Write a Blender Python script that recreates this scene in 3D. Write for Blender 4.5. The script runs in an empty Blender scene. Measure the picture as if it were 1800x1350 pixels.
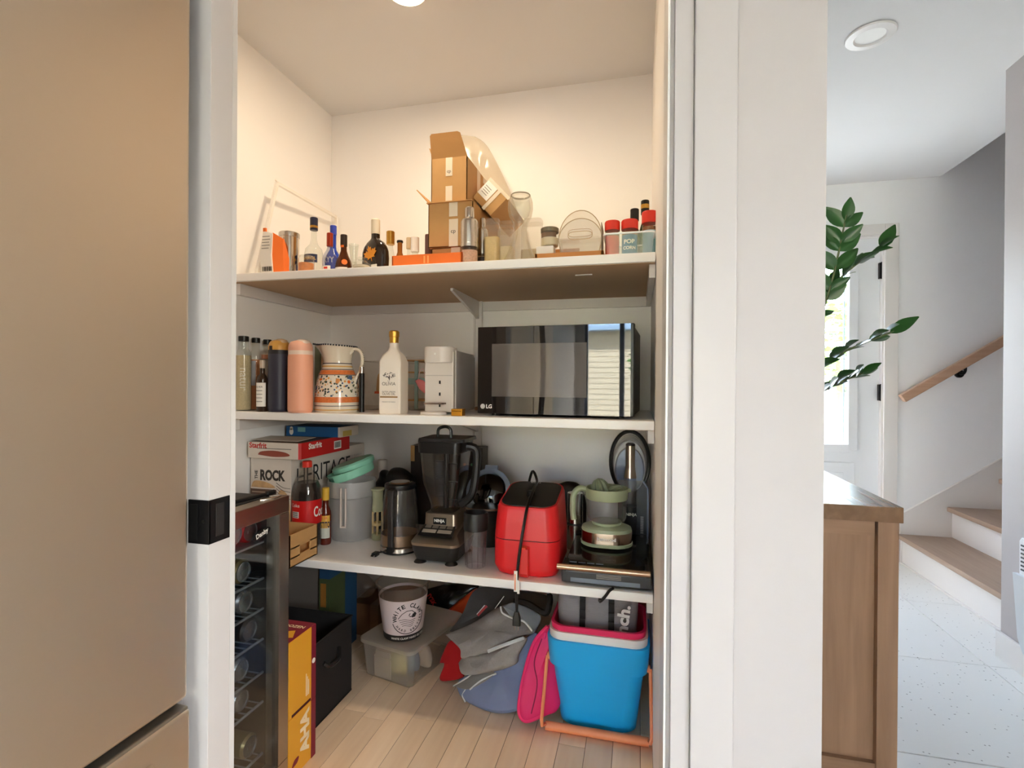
import bpy, bmesh, math, random
from mathutils import Vector, Matrix, noise
S = bpy.context.scene
COL = S.collection
PI = math.pi
# ------------------------------------------------------------------ camera
CZ, YAW, PIT, ROL, FPX = 1.2, .2408, -.0026, .0065, 902.8
CAM = Vector((0, 0, CZ))
_s, _c, _sp, _cp, _sr, _cr = math.sin(YAW), math.cos(YAW), math.sin(PIT), math.cos(PIT), math.sin(ROL), math.cos(ROL)
_r = Vector((_c, _s, 0)); _f = Vector((-_s*_cp, _c*_cp, _sp)); _u = _r.cross(_f)
_r2 = _r*_cr + _u*_sr; _u2 = _u*_cr - _r*_sr
cd = bpy.data.cameras.new('camera'); cam = bpy.data.objects.new('camera', cd); COL.objects.link(cam)
cd.sensor_fit = 'HORIZONTAL'; cd.sensor_width = 36; cd.lens = FPX/1800*36; cd.clip_start = .02
mw = Matrix.Identity(4)
for i in range(3):
    mw[i][0] = _r2[i]; mw[i][1] = _u2[i]; mw[i][2] = -_f[i]; mw[i][3] = CAM[i]
cam.matrix_world = mw
S.camera = cam
# ------------------------------------------------------------------ world, light, exposure
S.view_settings.view_transform = 'Standard'; S.view_settings.look = 'None'
S.view_settings.gamma = 1; S.view_settings.use_curve_mapping = False
S.view_settings.exposure = 0.93
cy = S.cycles; cy.max_bounces = 24; cy.diffuse_bounces = 14; cy.glossy_bounces = 6; cy.transmission_bounces = 12; cy.transparent_max_bounces = 32
cy.caustics_reflective = False; cy.caustics_refractive = False
W = bpy.data.worlds.new('sky'); S.world = W; W.use_nodes = True
nt = W.node_tree; bg = nt.nodes['Background']
sky = nt.nodes.new('ShaderNodeTexSky'); sky.sky_type = 'NISHITA'; sky.sun_disc = False
sky.sun_elevation = math.radians(48); sky.sun_rotation = math.radians(120); sky.air_density = 1.2; sky.dust_density = 3
hs = nt.nodes.new('ShaderNodeHueSaturation'); hs.inputs['Saturation'].default_value = .6
nt.links.new(sky.outputs[0], hs.inputs['Color']); nt.links.new(hs.outputs[0], bg.inputs[0])
bg.inputs[1].default_value = 3.0
sd = bpy.data.lights.new('sun', 'SUN'); sd.energy = 40; sd.angle = .02; sd.color = (.88, .94, 1)
sun = bpy.data.objects.new('sun', sd); COL.objects.link(sun); sun.rotation_euler = Vector((-.55, -.6, -.75)).to_track_quat('-Z', 'Y').to_euler()
def portal(loc, rot, sx, sy):
    d = bpy.data.lights.new('daylight_portal', 'AREA'); d.shape = 'RECTANGLE'; d.size = sx; d.size_y = sy
    o = bpy.data.objects.new('daylight_portal', d); COL.objects.link(o); o.location = loc; o.rotation_euler = rot
    d.cycles.is_portal = True
# ------------------------------------------------------------------ pixel helpers (photo 1800 x 1350)
def ray(u, v):
    a = (u-900)/FPX; b = (v-675)/FPX
    return _f + _r2*a - _u2*b
def onY(u, v, Y): r = ray(u, v); return CAM + r*(Y/r.y)
def onX(u, v, X): r = ray(u, v); return CAM + r*(X/r.x)
def onZ(u, v, Z): r = ray(u, v); return CAM + r*((Z-CZ)/r.z)
def cyl(u0, u1, vt, zb, Y):
    "axis x, y, radius, height of an upright round thing seen between columns u0..u1, top row vt, axis at depth Y, standing at zb"
    um = (u0+u1)/2; p = onY(um, vt, Y); r = ray(um, vt)
    w = abs(onY(u1, vt, Y).x - onY(u0, vt, Y).x)
    return p.x, Y, .5*w*r.y/math.hypot(r.x, r.y), p.z-zb
def seat(u, v, zb):
    p = onZ(u, v, zb); return p.x, p.y
# ------------------------------------------------------------------ materials
def lin(c):
    o = []
    for x in c:
        x /= 255; o.append(x/12.92 if x <= .04045 else ((x+.055)/1.055)**2.4)
    return (*o, 1)
_m = {}
def M(name, rgb=None, r=.5, m=0, tr=0, ior=1.45, em=0, noise_=None, bump=None, coat=0, wood=None, spec=.5, sheen=0, stretch=None):
    if name in _m: return _m[name]
    mt = bpy.data.materials.new(name); mt.use_nodes = True; t = mt.node_tree; b = t.nodes['Principled BSDF']
    c = lin(rgb); b.inputs['Base Color'].default_value = c
    b.inputs['Roughness'].default_value = r; b.inputs['Metallic'].default_value = m
    b.inputs['Transmission Weight'].default_value = tr; b.inputs['IOR'].default_value = ior
    b.inputs['Coat Weight'].default_value = coat; b.inputs['Specular IOR Level'].default_value = spec
    b.inputs['Sheen Weight'].default_value = sheen
    if em: b.inputs['Emission Color'].default_value = c; b.inputs['Emission Strength'].default_value = em
    def coord(sc):
        tc = t.nodes.new('ShaderNodeTexCoord'); mp = t.nodes.new('ShaderNodeMapping')
        mp.inputs['Scale'].default_value = sc; t.links.new(tc.outputs['Object'], mp.inputs[0]); return mp.outputs[0]
    if noise_:
        sc, am = noise_; n = t.nodes.new('ShaderNodeTexNoise'); n.inputs['Scale'].default_value = sc; n.inputs['Detail'].default_value = 4
        t.links.new(coord(stretch or (1, 1, 1)), n.inputs['Vector'])
        mx = t.nodes.new('ShaderNodeMix'); mx.data_type = 'RGBA'
        mx.inputs[6].default_value = tuple(x*(1-am) for x in c[:3])+(1,); mx.inputs[7].default_value = tuple(min(1, x*(1+am)) for x in c[:3])+(1,)
        t.links.new(n.outputs['Fac'], mx.inputs[0]); t.links.new(mx.outputs[2], b.inputs['Base Color'])
    if wood:
        rgb2, axis, sc = wood
        st = [14*sc]*3; st['xyz'.index(axis)] = .9*sc
        n = t.nodes.new('ShaderNodeTexNoise'); n.inputs['Scale'].default_value = 3; n.inputs['Detail'].default_value = 6; n.inputs['Distortion'].default_value = .6
        t.links.new(coord(st), n.inputs['Vector'])
        cr = t.nodes.new('ShaderNodeValToRGB'); cr.color_ramp.elements[0].position = .3; cr.color_ramp.elements[1].position = .7
        cr.color_ramp.elements[0].color = lin(rgb2); cr.color_ramp.elements[1].color = c
        oi = t.nodes.new('ShaderNodeObjectInfo'); h = t.nodes.new('ShaderNodeHueSaturation')
        mr = t.nodes.new('ShaderNodeMapRange'); mr.inputs[3].default_value = .88; mr.inputs[4].default_value = 1.1
        t.links.new(oi.outputs['Random'], mr.inputs[0]); t.links.new(mr.outputs[0], h.inputs['Value'])
        t.links.new(n.outputs['Fac'], cr.inputs[0]); t.links.new(cr.outputs[0], h.inputs['Color']); t.links.new(h.outputs[0], b.inputs['Base Color'])
    if bump:
        sc, stg = bump; n = t.nodes.new('ShaderNodeTexNoise'); n.inputs['Scale'].default_value = sc; n.inputs['Detail'].default_value = 3
        t.links.new(coord(stretch or (1, 1, 1)), n.inputs['Vector'])
        bp = t.nodes.new('ShaderNodeBump'); bp.inputs['Strength'].default_value = stg; bp.inputs['Distance'].default_value = .002
        t.links.new(n.outputs['Fac'], bp.inputs['Height']); t.links.new(bp.outputs[0], b.inputs['Normal'])
    _m[name] = mt; return mt
def THIN(name, tint, op, r=.15, body=None):
    "thin clear plastic or glass wall: see-through, tinted, with a fresnel sheen and some cloudiness op"
    if name in _m: return _m[name]
    mt = bpy.data.materials.new(name); mt.use_nodes = True; t = mt.node_tree; b = t.nodes['Principled BSDF']
    b.inputs['Base Color'].default_value = lin(body or tint); b.inputs['Roughness'].default_value = r
    tp = t.nodes.new('ShaderNodeBsdfTransparent'); tp.inputs[0].default_value = lin(tint)
    lw = t.nodes.new('ShaderNodeLayerWeight'); pw = t.nodes.new('ShaderNodeMath'); pw.operation = 'POWER'; pw.inputs[1].default_value = 3
    fr = t.nodes.new('ShaderNodeMath'); fr.operation = 'MULTIPLY_ADD'; fr.inputs[1].default_value = .6; fr.inputs[2].default_value = .04
    t.links.new(lw.outputs['Facing'], pw.inputs[0]); t.links.new(pw.outputs[0], fr.inputs[0])
    gl = t.nodes.new('ShaderNodeBsdfGlossy'); gl.inputs['Roughness'].default_value = r
    tl = t.nodes.new('ShaderNodeBsdfTranslucent'); tl.inputs[0].default_value = lin(body or tint); mb = t.nodes.new('ShaderNodeMixShader'); mb.inputs[0].default_value = .45
    t.links.new(b.outputs[0], mb.inputs[1]); t.links.new(tl.outputs[0], mb.inputs[2])
    m1 = t.nodes.new('ShaderNodeMixShader'); m2 = t.nodes.new('ShaderNodeMixShader'); m1.inputs[0].default_value = op
    t.links.new(tp.outputs[0], m1.inputs[1]); t.links.new(mb.outputs[0], m1.inputs[2])
    t.links.new(fr.outputs[0], m2.inputs[0]); t.links.new(m1.outputs[0], m2.inputs[1]); t.links.new(gl.outputs[0], m2.inputs[2])
    t.links.new(m2.outputs[0], t.nodes['Material Output'].inputs[0])
    _m[name] = mt; return mt
# ------------------------------------------------------------------ mesh helpers
def nb(): return bmesh.new()
def tf(bm, verts, Mx):
    if Mx is not None:
        for v in verts: v.co = Mx @ v.co
def box(bm, x0, x1, y0, y1, z0, z1, bev=0, seg=2, Mx=None):
    t = bmesh.new()
    vs = [t.verts.new((x, y, z)) for z in (z0, z1) for y in (y0, y1) for x in (x0, x1)]
    for f in ((0, 2, 3, 1), (4, 5, 7, 6), (0, 1, 5, 4), (2, 6, 7, 3), (0, 4, 6, 2), (1, 3, 7, 5)): t.faces.new([vs[i] for i in f])
    if bev: bmesh.ops.bevel(t, geom=t.edges[:], offset=min(bev, .49*min(abs(x1-x0), abs(y1-y0), abs(z1-z0))), segments=seg, affect='EDGES', profile=.5)
    merge(bm, t, Mx)
def merge(bm, t, Mx=None):
    mp = {}
    for v in t.verts: mp[v] = bm.verts.new(Mx @ v.co if Mx is not None else v.co)
    for f in t.faces:
        try: bm.faces.new([mp[v] for v in f.verts])
        except ValueError: pass
    t.free()
def loft(bm, rings, c0=True, c1=True, close=True):
    R = [[bm.verts.new(p) for p in r] for r in rings]; n = len(R[0])
    for a, b in zip(R, R[1:]):
        for i in range(n if close else n-1):
            j = (i+1) % n; bm.faces.new((a[i], a[j], b[j], b[i]))
    if c0: bm.faces.new(R[0][::-1])
    if c1: bm.faces.new(R[-1])
    return R
def ring(rx, ry, z, n=28, p=2, cx=0, cy=0, a0=0):
    o = []
    for i in range(n):
        a = 2*PI*(i+.5)/n+a0; x, y = math.cos(a), math.sin(a)
        if p != 2: x = math.copysign(abs(x)**(2/p), x); y = math.copysign(abs(y)**(2/p), y)
        o.append((cx+rx*x, cy+ry*y, z))
    return o
def lathe(bm, prof, n=28, k=1, p=2, cx=0, cy=0, c0=True, c1=True, Mx=None):
    "revolve (radius, z) pairs; k squeezes y, p squares the section"
    t = bmesh.new(); loft(t, [ring(max(r, 1e-4), max(r, 1e-4)*k, z, n, p, cx, cy) for r, z in prof], c0, c1); merge(bm, t, Mx)
def rect(w, d, z, rad, n=6, cx=0, cy=0):
    o = []; rad = min(rad, w*.499, d*.499)
    for sx, sy, a in ((1, 1, 0), (-1, 1, 90), (-1, -1, 180), (1, -1, 270)):
        for i in range(n+1):
            t = math.radians(a+90*i/n); o.append((cx+sx*(w/2-rad)+rad*math.cos(t), cy+sy*(d/2-rad)+rad*math.sin(t), z))
    return o
def rloft(bm, secs, n=5, c0=True, c1=True, Mx=None):
    "loft rounded rectangles (w, d, z, radius[, cx, cy])"
    t = bmesh.new(); loft(t, [rect(s[0], s[1], s[2], s[3], n, *(s[4:6] if len(s) > 4 else (0, 0))) for s in secs], c0, c1); merge(bm, t, Mx)
def tube(bm, pts, r, n=8, Mx=None, close=False):
    pts = [Vector(p) for p in pts]; L = len(pts); rings = []; up = None
    for i, p in enumerate(pts):
        d = (pts[(i+1) % L]-pts[i-1]) if close else (pts[min(i+1, L-1)]-pts[max(i-1, 0)])
        d.normalize()
        if up is None: up = d.orthogonal().normalized()
        up = (up-d*up.dot(d)).normalized(); q = d.cross(up); rr = r[i] if isinstance(r, (list, tuple)) else r
        rings.append([p+(up*math.cos(2*PI*k/n)+q*math.sin(2*PI*k/n))*rr for k in range(n)])
    t = bmesh.new()
    if close: rings.append(rings[0])
    loft(t, rings, not close, not close)
    if close: bmesh.ops.remove_doubles(t, verts=t.verts[:], dist=1e-6)
    merge(bm, t, Mx)
def spl(pts, n=6):
    "smooth path through points"
    P = [Vector(p) for p in pts]; o = []
    for i in range(len(P)-1):
        a, b, c, d = P[max(i-1, 0)], P[i], P[i+1], P[min(i+2, len(P)-1)]
        for k in range(n):
            t = k/n; o.append(.5*((2*b)+(c-a)*t+(2*a-5*b+4*c-d)*t*t+(3*b-a-3*c+d)*t**3))
    o.append(P[-1]); return o
def prism(bm, pts, z0, z1, Mx=None):
    "outline in x, y pulled from z0 to z1"
    t = bmesh.new(); loft(t, [[(x, y, z0) for x, y in pts], [(x, y, z1) for x, y in pts]]); merge(bm, t, Mx)
FRONT = Matrix(((1, 0, 0, 0), (0, 0, -1, 0), (0, 1, 0, 0), (0, 0, 0, 1)))      # x, y of an outline -> x, z facing -y
RIGHT = Matrix(((0, 0, 1, 0), (1, 0, 0, 0), (0, 1, 0, 0), (0, 0, 0, 1)))       # x, y of an outline -> y, z facing +x
def T(x, y, z): return Matrix.Translation((x, y, z))
def RZ(a): return Matrix.Rotation(a, 4, 'Z')
def RX(a): return Matrix.Rotation(a, 4, 'X')
def RY(a): return Matrix.Rotation(a, 4, 'Y')
def pillow(bm, outline, nrm, tf_, tb, wr=.01, seed=0, ws=9, N=56, flat=.5):
    "soft bag: closed 3-d outline, swelling tf_ along nrm and tb against it, with creases"
    P = spl([*outline, outline[0]], 6)[:-1]; L = len(P); P = [P[int(i*L/N)] for i in range(N)]
    c = sum(P, Vector())/N; nrm = Vector(nrm).normalized(); S_ = (1, .985, .93, .84, .72, .58, .42, .25, .1)
    def rg(s, sg, th):
        o = []
        for p in P:
            q = c+(p-c)*s; h = th*max(0, 1-s**4)**flat
            k = noise.noise(q*ws+Vector((seed, 0, 0)))+.6*noise.noise(q*ws*2.3+Vector((0, seed, 7)))
            o.append(q+nrm*sg*(h+wr*k*min(1, (1-s)*6)))
        return o
    rings = [rg(s, 1, tf_) for s in reversed(S_)]+[rg(s, -1, tb) for s in S_[1:]]
    loft(bm, rings)
def fin(bm, name, ang=32):
    bmesh.ops.recalc_face_normals(bm, faces=bm.faces[:])
    for f in bm.faces: f.smooth = True
    a = math.radians(ang)
    for e in bm.edges:
        e.smooth = len(e.link_faces) == 2 and e.calc_face_angle(0) < a
    me = bpy.data.meshes.new(name); bm.to_mesh(me); bm.free(); return me
def part(name, bm, mt, parent, ang=32, label=None):
    o = bpy.data.objects.new(name, fin(bm, name, ang)); COL.objects.link(o); o.data.materials.append(mt)
    if len(o.data.polygons) < 3000: o.modifiers.new('weighted_normals', 'WEIGHTED_NORMAL').keep_sharp = True
    if parent is not None: o.parent = parent
    if label: o['label'] = label
    return o
def tag(o, label, cat, group=None):
    o['label'] = label; o['category'] = cat
    if group: o['group'] = group
    return o
def thing(name, label, cat, loc=(0, 0, 0), rz=0, group=None):
    o = bpy.data.objects.new(name, None); COL.objects.link(o); o.location = loc; o.rotation_euler = (0, 0, rz); o.empty_display_size = .05
    return tag(o, label, cat, group)
def solo(name, bm, mt, label, cat, loc=(0, 0, 0), rz=0, group=None, ang=32):
    o = part(name, bm, mt, None, ang); o.location = loc; o.rotation_euler = (0, 0, rz); return tag(o, label, cat, group)
def struct(name, bm, mt, parent=None, ang=32):
    o = part(name, bm, mt, parent, ang)
    if parent is None: o['kind'] = 'structure'
    return o
def pc(name, mesh, mt_, parent, loc=(0, 0, 0), rot=(0, 0, 0)):
    "one more piece sharing a mesh"
    o = bpy.data.objects.new(name, mesh); COL.objects.link(o); o.parent = parent; o.location = loc; o.rotation_euler = rot; return o
_t = {}
def tmesh(s, bold):
    k = (s, bold)
    if k not in _t:
        c = bpy.data.curves.new('lettering', 'FONT'); c.body = s; c.align_x = 'CENTER'; c.align_y = 'CENTER'; c.offset = bold; c.resolution_u = 3
        o = bpy.data.objects.new('lettering', c); me = bpy.data.meshes.new_from_object(o)
        vs = [v.co.copy() for v in me.vertices]; fs = [tuple(p.vertices) for p in me.polygons]
        bpy.data.objects.remove(o); bpy.data.meshes.remove(me)
        x0, x1 = min(v.x for v in vs), max(v.x for v in vs); y0, y1 = min(v.y for v in vs), max(v.y for v in vs)
        vs = [Vector(((v.x-(x0+x1)/2)/(x1-x0), (v.y-(y0+y1)/2)/(x1-x0), 0)) for v in vs]
        _t[k] = (vs, fs, (y1-y0)/(x1-x0))
    return _t[k]
def text(parent, s, w, mt, Mx=None, bend=None, h=None, bold=.012, name='lettering'):
    "flat lettering w wide; Mx places x, y, z; bend maps (x, y) to a point"
    vs, fs, asp = tmesh(s, bold); ky = 1 if h is None else h/(asp*w)
    pts = [(v.x*w, v.y*w*ky) for v in vs]
    pts = [bend(x, y) for x, y in pts] if bend else [Mx @ Vector((x, y, 0)) for x, y in pts]
    me = bpy.data.meshes.new(name); me.from_pydata([tuple(p) for p in pts], [], fs); me.materials.append(mt)
    o = bpy.data.objects.new(name, me); COL.objects.link(o); o.parent = parent; return o
def cylbend(r, z, a0=-PI/2, e=.0006, k=1):
    return lambda x, y: Vector(((r+e)*math.cos(a0+x/r), (r+e)*k*math.sin(a0+x/r), z+y))
def patch(bm, r, z0, z1, a0, a1, n=12, e=.0005):
    "a label wrapped on a round body; z0, z1, angles in radians"
    t = bmesh.new(); f = r if callable(r) else (lambda z: r)
    zs = [z0+(z1-z0)*i/4 for i in range(5)]
    loft(t, [[((f(z)+e)*math.cos(a0+(a1-a0)*i/n), (f(z)+e)*math.sin(a0+(a1-a0)*i/n), z) for i in range(n+1)] for z in zs], False, False, False)
    merge(bm, t)
# ================================================================== the setting
XL, XR, YB, ZC = -1.569, .054, 2.39, 2.59
YF0, YF1 = .82, .94
XWO = .259; XRW = 1.564; YFAR = 4.0
hpaint_lifted = M('hall_paint_lifted', (240, 241, 242), .55, bump=(180, .06)); paint_dimmed = M('white_paint_dimmed', (179, 173, 172), .55, noise_=(40, .01), bump=(180, .06))  # one wall white, light balance put into colour: dim hall lightened, bright walls darkened
ceilp = M('ceiling_paint', (216, 215, 214), .7, bump=(220, .08))
trimp = M('trim_paint', (224, 221, 218), .35)
shelfp = M('shelf_melamine', (243, 241, 238), .3)
blackm = M('black_metal', (22, 22, 24), .38, .4)
tilem = M('terrazzo_tile', (226, 226, 222), .38)
def speckle(mt, c2, scale, th):
    t = mt.node_tree; b = t.nodes['Principled BSDF']
    tc = t.nodes.new('ShaderNodeTexCoord'); v = t.nodes.new('ShaderNodeTexVoronoi'); v.inputs['Scale'].default_value = scale
    ad = t.nodes.new('ShaderNodeVectorMath'); oi = t.nodes.new('ShaderNodeObjectInfo'); ad.operation = 'ADD'
    t.links.new(tc.outputs['Object'], ad.inputs[0]); t.links.new(oi.outputs['Location'], ad.inputs[1]); t.links.new(ad.outputs[0], v.inputs['Vector'])
    lt = t.nodes.new('ShaderNodeMath'); lt.operation = 'LESS_THAN'; lt.inputs[1].default_value = .16
    sp = t.nodes.new('ShaderNodeSeparateColor'); l2 = t.nodes.new('ShaderNodeMath'); l2.operation = 'LESS_THAN'; l2.inputs[1].default_value = th
    t.links.new(v.outputs['Distance'], lt.inputs[0]); t.links.new(v.outputs['Color'], sp.inputs[0]); t.links.new(sp.outputs[0], l2.inputs[0])
    mu = t.nodes.new('ShaderNodeMath'); mu.operation = 'MULTIPLY'; t.links.new(lt.outputs[0], mu.inputs[0]); t.links.new(l2.outputs[0], mu.inputs[1])
    mx = t.nodes.new('ShaderNodeMix'); mx.data_type = 'RGBA'; mx.inputs[6].default_value = b.inputs['Base Color'].default_value; mx.inputs[7].default_value = lin(c2)
    t.links.new(mu.outputs[0], mx.inputs[0]); t.links.new(mx.outputs[2], b.inputs['Base Color'])
speckle(tilem, (150, 148, 142), 55, .35)
oakfloor = M('maple_planks', (240, 216, 186), .38, wood=((226, 198, 166), 'y', .5))
grout = M('grout', (150, 148, 143), .8)
# floors
bm = nb(); box(bm, -2.4, 4.6, -6.6, 4.1, -.1, -.006); floor = struct('floor', bm, grout)
bm = nb(); box(bm, .0018, .6842, .0018, .6842, -.006, 0, .0015, 1); tm = fin(bm, 'tile'); tm.materials.append(tilem)
for i in range(-5, 5):
    for j in range(-14, 4):
        x, y = 1.465+(i-1)*.686, 2.621+(j-2)*.686
        if x > 1.6 or x < -2.3 or y > 4 or y < -6.6: continue
        if x < XWO-.2 and y > .3: continue
        pc('tile', tm, None, floor, (x, y, 0))
bm = nb()
for a in ((XL-.1, XR+.1, .80, YB+.05),): box(bm, a[0], a[1], a[2], a[3], -.006, -.0015)
fp = struct('floor_pantry', bm, M('plank_gap', (96, 72, 50), .8))
random.seed(4)
x = XL
while x < XR-.005:
    w = min(.088, XR-x); ys = [.81]
    y = .81+random.uniform(.25, 1.0)
    while y < YB: ys.append(y); y += random.uniform(.7, 1.1)
    ys.append(YB)
    for y0, y1 in zip(ys, ys[1:]):
        bm = nb(); box(bm, -w/2+.0007, w/2-.0007, -(y1-y0)/2+.0008, (y1-y0)/2-.0008, -.004, 0, .0008, 1)
        o = part('plank', bm, oakfloor, fp); o.location = (x+w/2, (y0+y1)/2, 0)
    x += w
# walls
ppaint_lifted = M('pantry_paint_lifted', (246, 245, 243), .5, bump=(180, .06)); kpaint_dimmed = M('kitchen_paint_dimmed', (176, 172, 166), .6)  # same white lightened for more bounce; unseen kitchen walls darkened to cut bounce
def wall(name, *bs, mt=paint_dimmed):
    bm = nb()
    for b in bs: box(bm, *b)
    return struct(name, bm, mt)
wall('wall_pantry_back', (XL-.1, XR+.0, YB, YB+.1, -.05, ZC), mt=ppaint_lifted)
wall('wall_pantry_left', (XL-.12, XL, YF0, YB+.1, -.05, ZC), mt=ppaint_lifted)
wall('wall_pantry_right', (XR, XR+.1, YF1, YB+.1, -.05, ZC), mt=ppaint_lifted)
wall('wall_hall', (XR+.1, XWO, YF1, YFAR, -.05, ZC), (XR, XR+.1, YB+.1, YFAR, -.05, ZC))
DX = -.802
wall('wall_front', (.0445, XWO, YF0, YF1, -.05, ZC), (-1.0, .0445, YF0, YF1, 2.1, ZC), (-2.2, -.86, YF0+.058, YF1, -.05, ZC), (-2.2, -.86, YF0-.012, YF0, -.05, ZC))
wall('wall_left', (-2.3, -2.2, -6.6, YF0, -.05, ZC), mt=kpaint_dimmed)
RY0, RY1, RZ0, RZ1 = -1.5, -.6, 1.0, 2.0
wall('wall_right', (XRW, XRW+.14, -6.6, RY0, -.05, ZC), (XRW, XRW+.14, RY1, 2.718, -.05, ZC), (XRW, XRW+.14, RY0, RY1, -.05, RZ0), (XRW, XRW+.14, RY0, RY1, RZ1, ZC), (XRW+.14, 4.5, 2.6, 2.718, -.05, 5.0))
# far wall with the front-door opening
DX0, DX1, DZ = .69, 1.608, 2.21
wall('wall_far', (XR, .29, YFAR, YFAR+.14, -.05, ZC+.1), (.57, DX0-.02, YFAR, YFAR+.14, -.05, ZC+.1), (.29, .57, YFAR, YFAR+.14, -.05, .3), (.29, .57, YFAR, YFAR+.14, 2.2, ZC+.1), (DX0-.02, DX1+.01, YFAR, YFAR+.14, DZ+.01, ZC+.1), (DX1+.01, 4.5, YFAR, YFAR+.14, -.05, 5.0), mt=hpaint_lifted)
wall('wall_stair_end', (4.4, 4.5, 2.718, YFAR, -.05, 5.0))
struct('ceiling', (lambda b: (box(b, -2.3, 1.945, -6.6, YFAR+.1, ZC, ZC+.22), b)[1])(nb()), ceilp)
struct('ceiling_stair', (lambda b: (box(b, 1.945, 4.5, 2.6, YFAR+.1, 5.0, 5.1), box(b, 1.945, 1.965, 2.718, YFAR, ZC+.22, 5.0), b)[2])(nb()), ceilp)
# kitchen end wall with wide window, behind the camera
WX0, WX1, WZ0, WZ1, WY = -2.02, 1.30, .06, 2.46, -6.5
wall('wall_back', (-2.3, WX0, WY-.1, WY, -.05, ZC), (WX1, XRW+.14, WY-.1, WY, -.05, ZC), (WX0, WX1, WY-.1, WY, -.05, WZ0), (WX0, WX1, WY-.1, WY, WZ1, ZC), mt=kpaint_dimmed)
wbm = nb()
frame_m = M('window_frame', (88, 100, 118), .4)
for a in ((WX0, WX0+.06, WZ0, WZ1), (WX1-.06, WX1, WZ0, WZ1), (WX0, WX1, WZ0, WZ0+.06), (WX0, WX1, WZ1-.06, WZ1), (-1.34, -1.25, WZ0, WZ1), (0, .07, WZ0, WZ1)):
    box(wbm, a[0], a[1], WY-.08, WY-.02, a[2], a[3])
win = struct('window_1', wbm, frame_m)
clear = THIN('window_glass', (250, 252, 252), .01, .02)
for a, b in ((WX0+.06, -1.34), (-1.25, 0), (.07, WX1-.06)):
    bm = nb(); box(bm, a, b, WY-.052, WY-.048, WZ0+.06, WZ1-.06); part('pane', bm, clear, win)
portal(((WX0+WX1)/2, WY+.01, (WZ0+WZ1)/2), (math.radians(90), 0, math.radians(180)), WX1-WX0, WZ1-WZ0)
bm = nb()
for a in ((RY0, RY0+.05, RZ0, RZ1), (RY1-.05, RY1, RZ0, RZ1), (RY0, RY1, RZ0, RZ0+.05), (RY0, RY1, RZ1-.05, RZ1), ((RY0+RY1)/2-.03, (RY0+RY1)/2+.03, RZ0, RZ1)): box(bm, XRW+.05, XRW+.1, a[0], a[1], a[2], a[3])
w3 = struct('added_window_right', bm, trimp)  # unseen window added to brighten the fridge and left side
for a, b in ((RY0+.05, (RY0+RY1)/2-.03), ((RY0+RY1)/2+.03, RY1-.05)):
    bm = nb(); box(bm, XRW+.072, XRW+.076, a, b, RZ0+.05, RZ1-.05); part('pane', bm, clear, w3)
portal((XRW-.01, (RY0+RY1)/2, (RZ0+RZ1)/2), (math.radians(90), 0, math.radians(90)), RY1-RY0, RZ1-RZ0)
# trims: casing right of the pantry opening, jambs, baseboards
bm = nb()
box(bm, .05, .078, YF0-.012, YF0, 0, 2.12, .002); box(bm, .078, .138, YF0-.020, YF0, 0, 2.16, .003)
struct('trim_1', bm, M('casing_paint_dimmed', (184, 178, 177), .35))  # casing white darkened in its colour to offset the strong daylight
bm = nb(); box(bm, .0405, .0445, YF0-.003, .868, 0, 2.1, .001); box(bm, .0405, .0445, .872, YF1+.004, 0, 2.1, .001); struct('trim_2', bm, trimp)
bm = nb(); box(bm, -.858, DX-.0015, YF0+.0575, YF0+.071, 0, 2.1, .001); struct('trim_3', bm, trimp)
bm = nb(); box(bm, XWO, XWO+.012, YF0, YFAR-.1, 0, .12, .003); struct('baseboard_hall', bm, trimp)
bm = nb(); box(bm, XRW-.014, XRW, -6.5, 2.725, 0, .118, .004); box(bm, XRW-.014, XRW+.14, 2.718, 2.732, 0, .118, .004); struct('baseboard_right', bm, trimp)
# pocket door with its flush black latch
pd = struct('door_2', (lambda b: (box(b, -1.62, DX, YF0+.002, YF0+.056, .008, 2.1, .0015), b)[1])(nb()), M('door_paint', (214, 208, 205), .4))
za, zb = .884, .969
bm = nb(); box(bm, DX-.046, DX+.0025, YF0-.0005, YF0+.004, za, zb, .0008); box(bm, DX-.0004, DX+.0025, YF0, YF0+.052, za, zb, .0008)
lt = part('latch', bm, blackm, pd)
bm = nb(); box(bm, DX-.042, DX-.024, YF0-.0012, YF0-.0004, za+.008, zb-.008); part('finger_pull', bm, M('dark_hole', (4, 4, 4), .7), lt)
bm = nb(); box(bm, DX+.0024, DX+.004, YF0+.016, YF0+.036, za+.012, zb-.010, .0005); part('latch_button', bm, M('latch_grey', (46, 44, 44), .45, .3), lt)
bm = nb(); lathe(bm, ((.0032, -.0006), (.0032, .0006)), 12, Mx=T(DX-.010, YF0-.0010, .928) @ RX(PI/2)); part('screw', bm, M('dark_steel', (70, 68, 66), .3, .9), lt)
# unseen side window added between front door and pantry wall to light the hall
bm = nb()
for a in ((.29, .32, .3, 2.2), (.54, .57, .3, 2.2), (.32, .54, .3, .33), (.32, .54, 2.17, 2.2)): box(bm, a[0], a[1], YFAR+.03, YFAR+.08, a[2], a[3])
w2 = struct('added_window_side', bm, trimp)
bm = nb(); box(bm, .32, .54, YFAR+.052, YFAR+.056, .33, 2.17); part('pane', bm, clear, w2)
portal((.43, YFAR-.02, 1.25), (math.radians(-90), 0, math.radians(180)), .22, 1.84)
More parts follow.
